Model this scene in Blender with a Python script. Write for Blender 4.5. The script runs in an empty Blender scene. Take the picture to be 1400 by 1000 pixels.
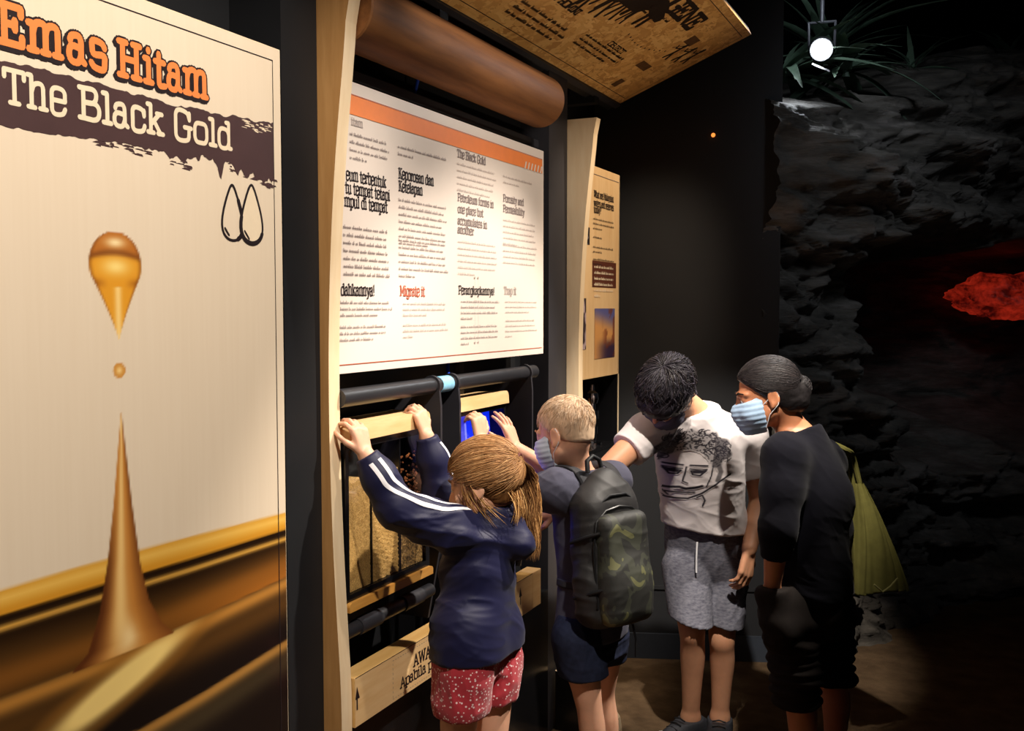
import bpy, bmesh, math, random
import numpy as np
from mathutils import Vector, Matrix

random.seed(7)
RNG = np.random.default_rng(11)
SC = bpy.context.scene
COL = SC.collection
V3 = lambda *a: np.array(a, dtype=np.float64)

# ------------------------------------------------------------------ camera, world, lights, exposure
cam_d = bpy.data.cameras.new('camera'); cam = bpy.data.objects.new('camera', cam_d); COL.objects.link(cam)
cam.location = (1.6, 0.0, 1.62)
cam.rotation_euler = (math.radians(90 - 3.238), 0, math.radians(25.08))
cam_d.sensor_width = 36.0; cam_d.lens = 36.0 * 1361 / 1400; cam_d.clip_start = 0.05
SC.camera = cam
w = bpy.data.worlds.new('world'); SC.world = w; w.use_nodes = True
w.node_tree.nodes['Background'].inputs[0].default_value = (0.55, 0.62, 0.75, 1)
w.node_tree.nodes['Background'].inputs[1].default_value = 0.012
SC.view_settings.view_transform = 'Standard'; SC.view_settings.look = 'None'
SC.view_settings.exposure = 0.0; SC.view_settings.gamma = 1.0; SC.view_settings.use_curve_mapping = False

def spot(name, loc, aim, power, deg, col, blend=0.4, size=0.04):
    l = bpy.data.lights.new(name, 'SPOT'); l.energy = power; l.spot_size = math.radians(deg); l.spot_blend = blend
    l.color = col; l.shadow_soft_size = size
    o = bpy.data.objects.new(name, l); COL.objects.link(o); o.location = loc
    o.rotation_euler = (Vector(aim) - Vector(loc)).to_track_quat('-Z', 'Y').to_euler()
    return o
WARM = (1.0, 0.80, 0.58); NEUT = (1.0, 0.90, 0.78); COOL = (0.78, 0.88, 1.0)
spot('ceiling_spot_graphic', (1.9, 1.0, 3.35), (0.1, 1.35, 1.15), 335, 62, NEUT, 0.5)
spot('ceiling_spot_text', (1.65, 2.40, 3.4), (0.15, 2.95, 1.50), 112, 54, NEUT, 0.5)
spot('ceiling_spot_bay', (1.95, 3.45, 3.4), (0.38, 2.72, 1.0), 560, 42, NEUT, 0.5)
spot('ceiling_spot_poster', (1.5, 4.0, 3.4), (0.15, 3.9, 1.5), 170, 40, WARM, 0.5)
spot('ceiling_spot_adults', (1.45, 1.7, 3.5), (0.76, 3.65, 1.15), 540, 26, NEUT, 0.5)
spot('aisle_uplight', (2.6, 2.6, 0.5), (0.45, 3.2, 2.65), 85, 36, WARM, 0.7)  # added unseen lamp, brightens the canopy underside
spot('ceiling_spot_rock', (2.5, 3.1, 3.55), (1.22, 5.35, 2.1), 64, 50, COOL, 1.0, 0.25)

# ------------------------------------------------------------------ object helpers
def link(name, me, m=None, parent=None):
    o = bpy.data.objects.new(name, me); COL.objects.link(o)
    if m is not None and me is not None: me.materials.append(m)
    if parent is not None: o.parent = parent
    return o
def tag(o, label=None, cat=None, group=None, kind=None):
    if label: o['label'] = label
    if cat: o['category'] = cat
    if group: o['group'] = group
    if kind: o['kind'] = kind
    return o
def thing(name, label, cat, loc=(0, 0, 0), group=None):
    o = bpy.data.objects.new(name, None); COL.objects.link(o); o.location = loc; o.empty_display_size = 0.05
    return tag(o, label, cat, group)
def keep(o, root):
    """parent o (built in world coordinates) to root without moving it"""
    o.parent = root; o.matrix_parent_inverse = Matrix.Translation(root.location).inverted(); return o
def np_mesh(name, v, faces, smooth=True):
    """v (N,3), faces (M,k) array"""
    me = bpy.data.meshes.new(name); v = np.asarray(v, np.float32); faces = np.asarray(faces, np.int32)
    n, k = faces.shape
    me.vertices.add(len(v)); me.vertices.foreach_set('co', v.ravel())
    me.loops.add(n * k); me.loops.foreach_set('vertex_index', faces.ravel())
    me.polygons.add(n); me.polygons.foreach_set('loop_start', np.arange(0, n * k, k, dtype=np.int32))
    me.polygons.foreach_set('loop_total', np.full(n, k, np.int32))
    me.update(calc_edges=True); me.validate()
    if smooth: me.polygons.foreach_set('use_smooth', np.ones(len(me.polygons), bool))
    return me
def vcol(me, rgb, name='Col'):
    rgb = np.asarray(rgb, np.float32)
    c = np.ones((len(rgb), 4), np.float32); c[:, :3] = rgb
    a = me.color_attributes.new(name, 'FLOAT_COLOR', 'POINT'); a.data.foreach_set('color', c.ravel())
def lin(c):
    c = np.asarray(c, float) / 255.0
    return np.where(c <= 0.04045, c / 12.92, ((c + 0.055) / 1.055) ** 2.4)
def rgb(r, g, b): return tuple(float(q) for q in lin((r, g, b)))

class MB:
    """collects shapes into one mesh"""
    def __init__(s): s.bm = bmesh.new()
    def box(s, lo, hi, bev=0.0, seg=2):
        r = bmesh.ops.create_cube(s.bm, size=1.0)
        vs = r['verts']
        for v in vs:
            v.co = Vector([lo[i] + (v.co[i] + 0.5) * (hi[i] - lo[i]) for i in range(3)])
        if bev:
            es = list({e for v in vs for e in v.link_edges})
            bmesh.ops.bevel(s.bm, geom=es, offset=bev, segments=seg, affect='EDGES', profile=0.5)
        return s
    def tube(s, pts, r, seg=12, cap=True):
        pts = [Vector(p) for p in pts]; n = len(pts)
        rs = r if hasattr(r, '__len__') else [r] * n
        rings = []; up = None
        for i, p in enumerate(pts):
            t = (pts[min(i + 1, n - 1)] - pts[max(i - 1, 0)]).normalized()
            if up is None: up = t.orthogonal().normalized()
            a = (up - t * up.dot(t)).normalized(); b = t.cross(a); up = a
            rings.append([s.bm.verts.new(p + (a * math.cos(q) + b * math.sin(q)) * rs[i]) for q in [2 * math.pi * k / seg for k in range(seg)]])
        for i in range(n - 1):
            for k in range(seg):
                s.bm.faces.new((rings[i][k], rings[i][(k + 1) % seg], rings[i + 1][(k + 1) % seg], rings[i + 1][k]))
        if cap:
            s.bm.faces.new(rings[0][::-1]); s.bm.faces.new(rings[-1])
        return s
    def lathe(s, base, axis, prof, seg=24):
        axis = Vector(axis).normalized(); base = Vector(base)
        a = axis.orthogonal().normalized(); b = axis.cross(a); rings = []
        for (h, r) in prof:
            rings.append([s.bm.verts.new(base + axis * h + (a * math.cos(2 * math.pi * k / seg) + b * math.sin(2 * math.pi * k / seg)) * max(r, 1e-4)) for k in range(seg)])
        for i in range(len(rings) - 1):
            for k in range(seg):
                s.bm.faces.new((rings[i][k], rings[i][(k + 1) % seg], rings[i + 1][(k + 1) % seg], rings[i + 1][k]))
        s.bm.faces.new(rings[0][::-1]); s.bm.faces.new(rings[-1])
        return s
    def poly(s, pts):
        s.bm.faces.new([s.bm.verts.new(p) for p in pts]); return s
    def prism(s, pts, vec):
        """pts: planar loop, extruded by vec"""
        vec = Vector(vec); a = [s.bm.verts.new(Vector(p)) for p in pts]; b = [s.bm.verts.new(Vector(p) + vec) for p in pts]
        n = len(pts)
        s.bm.faces.new(a); s.bm.faces.new(b[::-1])
        for i in range(n): s.bm.faces.new((a[(i + 1) % n], a[i], b[i], b[(i + 1) % n]))
        return s
    def build(s, name, m, parent=None, smooth=False, normals=True):
        if normals: bmesh.ops.recalc_face_normals(s.bm, faces=s.bm.faces[:])
        me = bpy.data.meshes.new(name); s.bm.to_mesh(me); s.bm.free()
        if smooth:
            me.polygons.foreach_set('use_smooth', np.ones(len(me.polygons), bool))
            try: me.set_sharp_from_angle(angle=math.radians(40))
            except Exception: pass
        o = link(name, me, m)
        if parent is not None: keep(o, parent)
        return o

# ------------------------------------------------------------------ materials
def nt_new(name):
    m = bpy.data.materials.new(name); m.use_nodes = True; nt = m.node_tree
    return m, nt, nt.nodes['Principled BSDF']
def N(nt, t, **kw):
    n = nt.nodes.new(t)
    for k, v in kw.items():
        if k in n.inputs: n.inputs[k].default_value = v
        else: setattr(n, k, v)
    return n
def mat(name, col, rough=0.6, spec=0.4, metal=0.0, coat=0.0, var=0.0, vscale=30.0, bump=0.0, bscale=200.0, stretch=(1, 1, 1), emit=None, estr=1.0, sheen=0.0, col2=None, detail=4.0, bdist=0.002):
    m, nt, b = nt_new(name); L = nt.links
    b.inputs['Roughness'].default_value = rough; b.inputs['Specular IOR Level'].default_value = spec
    b.inputs['Metallic'].default_value = metal; b.inputs['Coat Weight'].default_value = coat; b.inputs['Coat Roughness'].default_value = 0.15
    b.inputs['Sheen Weight'].default_value = sheen
    b.inputs['Base Color'].default_value = (*col, 1)
    tc = N(nt, 'ShaderNodeTexCoord'); mp = N(nt, 'ShaderNodeMapping', Scale=stretch); L.new(tc.outputs['Object'], mp.inputs[0])
    if var or col2:
        no = N(nt, 'ShaderNodeTexNoise', Scale=vscale, Detail=detail, Roughness=0.6); L.new(mp.outputs[0], no.inputs['Vector'])
        rp = N(nt, 'ShaderNodeValToRGB')
        c2 = col2 if col2 else tuple(min(1, q * (1 + var)) for q in col)
        c1 = col if col2 else tuple(q * (1 - var) for q in col)
        rp.color_ramp.elements[0].position = 0.32; rp.color_ramp.elements[1].position = 0.68
        rp.color_ramp.elements[0].color = (*c1, 1); rp.color_ramp.elements[1].color = (*c2, 1)
        L.new(no.outputs['Fac'], rp.inputs[0]); L.new(rp.outputs[0], b.inputs['Base Color'])
    if bump:
        n2 = N(nt, 'ShaderNodeTexNoise', Scale=bscale, Detail=3.0); L.new(mp.outputs[0], n2.inputs['Vector'])
        bp = N(nt, 'ShaderNodeBump', Strength=bump, Distance=bdist); L.new(n2.outputs['Fac'], bp.inputs['Height']); L.new(bp.outputs[0], b.inputs['Normal'])
    if emit:
        b.inputs['Emission Color'].default_value = (*emit, 1); b.inputs['Emission Strength'].default_value = estr
    return m
def mat_vcol(name, rough=0.6, spec=0.4, coat=0.0, bump=0.0, bscale=300.0, stretch=(1, 1, 1), sheen=0.0, var=0.0, vscale=60.0, bdist=0.002, sss=0.0):
    m, nt, b = nt_new(name); L = nt.links
    at = N(nt, 'ShaderNodeAttribute', attribute_name='Col')
    out = at.outputs['Color']
    tc = N(nt, 'ShaderNodeTexCoord'); mp = N(nt, 'ShaderNodeMapping', Scale=stretch); L.new(tc.outputs['Object'], mp.inputs[0])
    if var:
        no = N(nt, 'ShaderNodeTexNoise', Scale=vscale, Detail=4.0); L.new(mp.outputs[0], no.inputs['Vector'])
        mr = N(nt, 'ShaderNodeMapRange'); mr.inputs[1].default_value = 0.3; mr.inputs[2].default_value = 0.7; mr.inputs[3].default_value = 1 - var; mr.inputs[4].default_value = 1 + var
        L.new(no.outputs['Fac'], mr.inputs[0])
        mx = N(nt, 'ShaderNodeVectorMath', operation='SCALE'); L.new(out, mx.inputs[0]); L.new(mr.outputs[0], mx.inputs['Scale']); out = mx.outputs[0]
    L.new(out, b.inputs['Base Color'])
    b.inputs['Roughness'].default_value = rough; b.inputs['Specular IOR Level'].default_value = spec
    b.inputs['Coat Weight'].default_value = coat; b.inputs['Coat Roughness'].default_value = 0.12; b.inputs['Sheen Weight'].default_value = sheen
    if sss:
        b.inputs['Subsurface Weight'].default_value = sss; b.inputs['Subsurface Radius'].default_value = (0.008, 0.003, 0.0015); b.inputs['Subsurface Scale'].default_value = 1.0
    if bump:
        n2 = N(nt, 'ShaderNodeTexNoise', Scale=bscale, Detail=3.0); L.new(mp.outputs[0], n2.inputs['Vector'])
        bp = N(nt, 'ShaderNodeBump', Strength=bump, Distance=bdist); L.new(n2.outputs['Fac'], bp.inputs['Height']); L.new(bp.outputs[0], b.inputs['Normal'])
    return m

def mat_osb():
    m, nt, b = nt_new('osb_board'); L = nt.links
    tc = N(nt, 'ShaderNodeTexCoord'); prev = None
    base = [((12, 52, 40), 0.3), ((50, 12, 34), 1.2), ((30, 26, 34), 2.2)]
    for i, (sc, rot) in enumerate(base):
        mp = N(nt, 'ShaderNodeMapping', Scale=sc, Rotation=(0, 0.39, rot)); L.new(tc.outputs['Object'], mp.inputs[0])
        wp = N(nt, 'ShaderNodeTexNoise', Scale=1.2, Detail=2.0); L.new(mp.outputs[0], wp.inputs['Vector'])
        ws_ = N(nt, 'ShaderNodeVectorMath', operation='SCALE'); ws_.inputs['Scale'].default_value = 2.4; L.new(wp.outputs['Color'], ws_.inputs[0]); ad = N(nt, 'ShaderNodeVectorMath', operation='ADD'); L.new(mp.outputs[0], ad.inputs[0]); L.new(ws_.outputs[0], ad.inputs[1])
        vo = N(nt, 'ShaderNodeTexVoronoi', Scale=1.0); L.new(ad.outputs[0], vo.inputs['Vector'])
        rp = N(nt, 'ShaderNodeValToRGB'); e = rp.color_ramp.elements
        e[0].color = (*rgb(184, 132, 70), 1); e[1].color = (*rgb(232, 186, 116), 1); e2 = e.new(0.5); e2.color = (*rgb(212, 160, 90), 1)
        sx = N(nt, 'ShaderNodeSeparateColor'); L.new(vo.outputs['Color'], sx.inputs[0]); L.new(sx.outputs[0], rp.inputs[0])
        if prev is None: prev = rp.outputs[0]
        else:
            mx = N(nt, 'ShaderNodeMix', data_type='RGBA'); st = N(nt, 'ShaderNodeMath', operation='GREATER_THAN'); st.inputs[1].default_value = 0.55
            L.new(sx.outputs[1], st.inputs[0]); L.new(st.outputs[0], mx.inputs[0]); L.new(prev, mx.inputs[6]); L.new(rp.outputs[0], mx.inputs[7]); prev = mx.outputs[2]
    L.new(prev, b.inputs['Base Color']); b.inputs['Roughness'].default_value = 0.6
    return m
def mat_dots(name, base, dot, scale=60.0, r=0.28):
    m, nt, b = nt_new(name); L = nt.links
    tc = N(nt, 'ShaderNodeTexCoord'); vo = N(nt, 'ShaderNodeTexVoronoi', Scale=scale); L.new(tc.outputs['Object'], vo.inputs['Vector'])
    rp = N(nt, 'ShaderNodeValToRGB'); rp.color_ramp.elements[0].position = r; rp.color_ramp.elements[0].color = (*dot, 1)
    rp.color_ramp.elements[1].position = r + 0.06; rp.color_ramp.elements[1].color = (*base, 1)
    L.new(vo.outputs['Distance'], rp.inputs[0]); L.new(rp.outputs[0], b.inputs['Base Color']); b.inputs['Roughness'].default_value = 0.8; b.inputs['Sheen Weight'].default_value = 0.2
    return m
def mat_camo():
    m, nt, b = nt_new('camouflage_fabric'); L = nt.links
    tc = N(nt, 'ShaderNodeTexCoord'); no = N(nt, 'ShaderNodeTexNoise', Scale=13.0, Detail=2.0, Distortion=0.8); L.new(tc.outputs['Object'], no.inputs['Vector'])
    rp = N(nt, 'ShaderNodeValToRGB'); e = rp.color_ramp.elements; rp.color_ramp.interpolation = 'CONSTANT'
    e[0].color = (*rgb(44, 44, 42), 1); e[1].position = 0.60; e[1].color = (*rgb(104, 104, 70), 1)
    q = e.new(0.50); q.color = (*rgb(62, 64, 54), 1)
    L.new(no.outputs['Fac'], rp.inputs[0]); L.new(rp.outputs[0], b.inputs['Base Color']); b.inputs['Roughness'].default_value = 0.62
    n2 = N(nt, 'ShaderNodeTexNoise', Scale=600.0); L.new(tc.outputs['Object'], n2.inputs['Vector'])
    bp = N(nt, 'ShaderNodeBump', Strength=0.25, Distance=0.001); L.new(n2.outputs['Fac'], bp.inputs['Height']); L.new(bp.outputs[0], b.inputs['Normal'])
    return m
def mat_glass(name):
    """thin pane: transparent with a fresnel reflection"""
    m, nt, b = nt_new(name); L = nt.links; out = nt.nodes['Material Output']
    tr = N(nt, 'ShaderNodeBsdfTransparent'); gl = N(nt, 'ShaderNodeBsdfGlossy'); gl.inputs['Roughness'].default_value = 0.02
    lw = N(nt, 'ShaderNodeLayerWeight'); pw = N(nt, 'ShaderNodeMath', operation='POWER'); pw.inputs[1].default_value = 4.0; L.new(lw.outputs['Facing'], pw.inputs[0]); fr_ = N(nt, 'ShaderNodeMath', operation='MULTIPLY_ADD'); fr_.inputs[1].default_value = 0.7; fr_.inputs[2].default_value = 0.035; L.new(pw.outputs[0], fr_.inputs[0]); mx = N(nt, 'ShaderNodeMixShader')
    L.new(fr_.outputs[0], mx.inputs[0]); L.new(tr.outputs[0], mx.inputs[1]); L.new(gl.outputs[0], mx.inputs[2]); L.new(mx.outputs[0], out.inputs['Surface'])
    return m
def mat_sand(name, c1, c2, scale=420.0, ridge=False):
    m, nt, b = nt_new(name); L = nt.links
    tc = N(nt, 'ShaderNodeTexCoord'); vo = N(nt, 'ShaderNodeTexVoronoi', Scale=scale); L.new(tc.outputs['Object'], vo.inputs['Vector'])
    sx = N(nt, 'ShaderNodeSeparateColor'); L.new(vo.outputs['Color'], sx.inputs[0])
    rp = N(nt, 'ShaderNodeValToRGB'); rp.color_ramp.elements[0].color = (*c1, 1); rp.color_ramp.elements[1].color = (*c2, 1); L.new(sx.outputs[0], rp.inputs[0])
    L.new(rp.outputs[0], b.inputs['Base Color']); b.inputs['Roughness'].default_value = 0.4
    bp = N(nt, 'ShaderNodeBump', Strength=0.6, Distance=0.002); L.new(vo.outputs['Distance'], bp.inputs['Height']); L.new(bp.outputs[0], b.inputs['Normal'])
    return m
def mat_rock():
    m, nt, b = nt_new('layered_rock'); L = nt.links
    tc = N(nt, 'ShaderNodeTexCoord'); mp = N(nt, 'ShaderNodeMapping', Scale=(2, 2, 9)); L.new(tc.outputs['Object'], mp.inputs[0])
    no = N(nt, 'ShaderNodeTexNoise', Scale=1.6, Detail=8.0, Roughness=0.65); L.new(mp.outputs[0], no.inputs['Vector'])
    rp = N(nt, 'ShaderNodeValToRGB'); e = rp.color_ramp.elements
    e[0].position = 0.3; e[0].color = (*rgb(58, 54, 50), 1); e[1].position = 0.72; e[1].color = (*rgb(138, 130, 124), 1); q = e.new(0.5); q.color = (*rgb(98, 92, 84), 1)
    L.new(no.outputs['Fac'], rp.inputs[0]); L.new(rp.outputs[0], b.inputs['Base Color']); b.inputs['Roughness'].default_value = 0.75
    n2 = N(nt, 'ShaderNodeTexNoise', Scale=9.0, Detail=9.0, Roughness=0.7); L.new(mp.outputs[0], n2.inputs['Vector'])
    bp = N(nt, 'ShaderNodeBump', Strength=0.8, Distance=0.03); L.new(n2.outputs['Fac'], bp.inputs['Height']); L.new(bp.outputs[0], b.inputs['Normal'])
    return m

M = dict(
    black=mat('black_paint', rgb(22, 23, 26), 0.55, 0.35, var=0.12, vscale=6, bump=0.05, bscale=300),
    black_gloss=mat('black_laminate', rgb(17, 17, 19), 0.22, 0.5, var=0.1, vscale=8),
    blackwall=mat('charcoal_wall_paint', rgb(40, 41, 44), 0.6, 0.35, var=0.08, vscale=3, bump=0.05, bscale=200),
    post=mat('dark_grey_steel', rgb(46, 45, 50), 0.5, 0.4, var=0.08, vscale=8),
    pipe=mat('black_pipe_coating', rgb(38, 38, 42), 0.38, 0.5, var=0.05, vscale=20),
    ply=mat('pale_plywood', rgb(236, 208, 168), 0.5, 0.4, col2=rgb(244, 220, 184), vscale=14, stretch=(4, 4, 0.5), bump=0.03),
    ply_face=mat('plywood_face_veneer', rgb(178, 130, 76), 0.5, 0.4, col2=rgb(196, 148, 92), vscale=10, stretch=(5, 5, 0.5), bump=0.04),  # same plywood, darkened to paint in the shade on the near fin
    maple=mat('maple_board', rgb(226, 184, 128), 0.45, 0.4, col2=rgb(238, 202, 150), vscale=12, stretch=(4, 0.5, 4), bump=0.03),
    amber=mat('varnished_wood_rail', rgb(206, 142, 62), 0.35, 0.5, coat=0.3, col2=rgb(222, 164, 84), vscale=12, stretch=(6, 0.5, 6)),
    walnut=mat('wood_veneer_tube', rgb(112, 70, 38), 0.6, 0.3, col2=rgb(152, 100, 56), vscale=5, stretch=(7, 0.6, 7), bump=0.05, detail=8),
    carpet=mat('brown_carpet', rgb(84, 66, 48), 0.95, 0.15, col2=rgb(116, 94, 70), vscale=9, bump=0.7, bscale=260, bdist=0.006, detail=8),
    ceiling=mat('black_ceiling', rgb(16, 17, 20), 0.9, 0.1, var=0.1, vscale=4),
    print_=mat('printed_ink', rgb(38, 28, 30), 0.45, 0.4, var=0.05),
    print_red=mat('red_brown_ink', rgb(186, 92, 66), 0.45, 0.4, var=0.05),
    print_grey=mat('grey_ink', rgb(136, 122, 120), 0.45, 0.4, var=0.05),
    print_light=mat('pale_grey_ink', rgb(176, 162, 156), 0.45, 0.4, var=0.05),
    print_cream=mat('cream_ink', rgb(236, 216, 186), 0.45, 0.4, var=0.03),
    print_orange=mat('orange_ink', rgb(240, 136, 72), 0.42, 0.4, var=0.03),
    print_band=mat('brown_brush_ink', rgb(74, 52, 52), 0.45, 0.4, var=0.10, vscale=12),
    sheet=mat('laminated_sheet', rgb(228, 214, 203), 0.32, 0.4, coat=0.12, var=0.02, vscale=3),
    panel_edge=mat('panel_edge_board', rgb(236, 214, 182), 0.5, 0.4, var=0.04, vscale=20),
    poster=mat('poster_board', rgb(226, 186, 134), 0.45, 0.4, col2=rgb(236, 200, 150), vscale=9, stretch=(3, 3, 0.5)),
    chrome=mat('chrome', rgb(200, 200, 205), 0.12, 0.5, metal=1.0),
    bluecable=mat('blue_cord', rgb(24, 70, 196), 0.5, 0.4, var=0.05),
    bluelabel=mat('pale_blue_tape', rgb(140, 200, 232), 0.45, 0.4, var=0.12, vscale=90),
    glass=mat_glass('clear_glass'),
    sand=mat_sand('gold_sand', rgb(168, 124, 62), rgb(232, 190, 118), 500),
    sand_coarse=mat_sand('coarse_grit', rgb(44, 34, 22), rgb(196, 156, 96), 260),
    grain_brown=mat_sand('brown_granules', rgb(60, 26, 16), rgb(206, 128, 76), 90),
    leaf=mat('leaf_green', rgb(98, 120, 100), 0.5, 0.4, var=0.3, vscale=12),
    leaf_bright=mat('fern_green', rgb(44, 130, 56), 0.5, 0.4, var=0.3, vscale=12),
    rock=mat_rock(),
    osb=mat_osb(),
)

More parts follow.
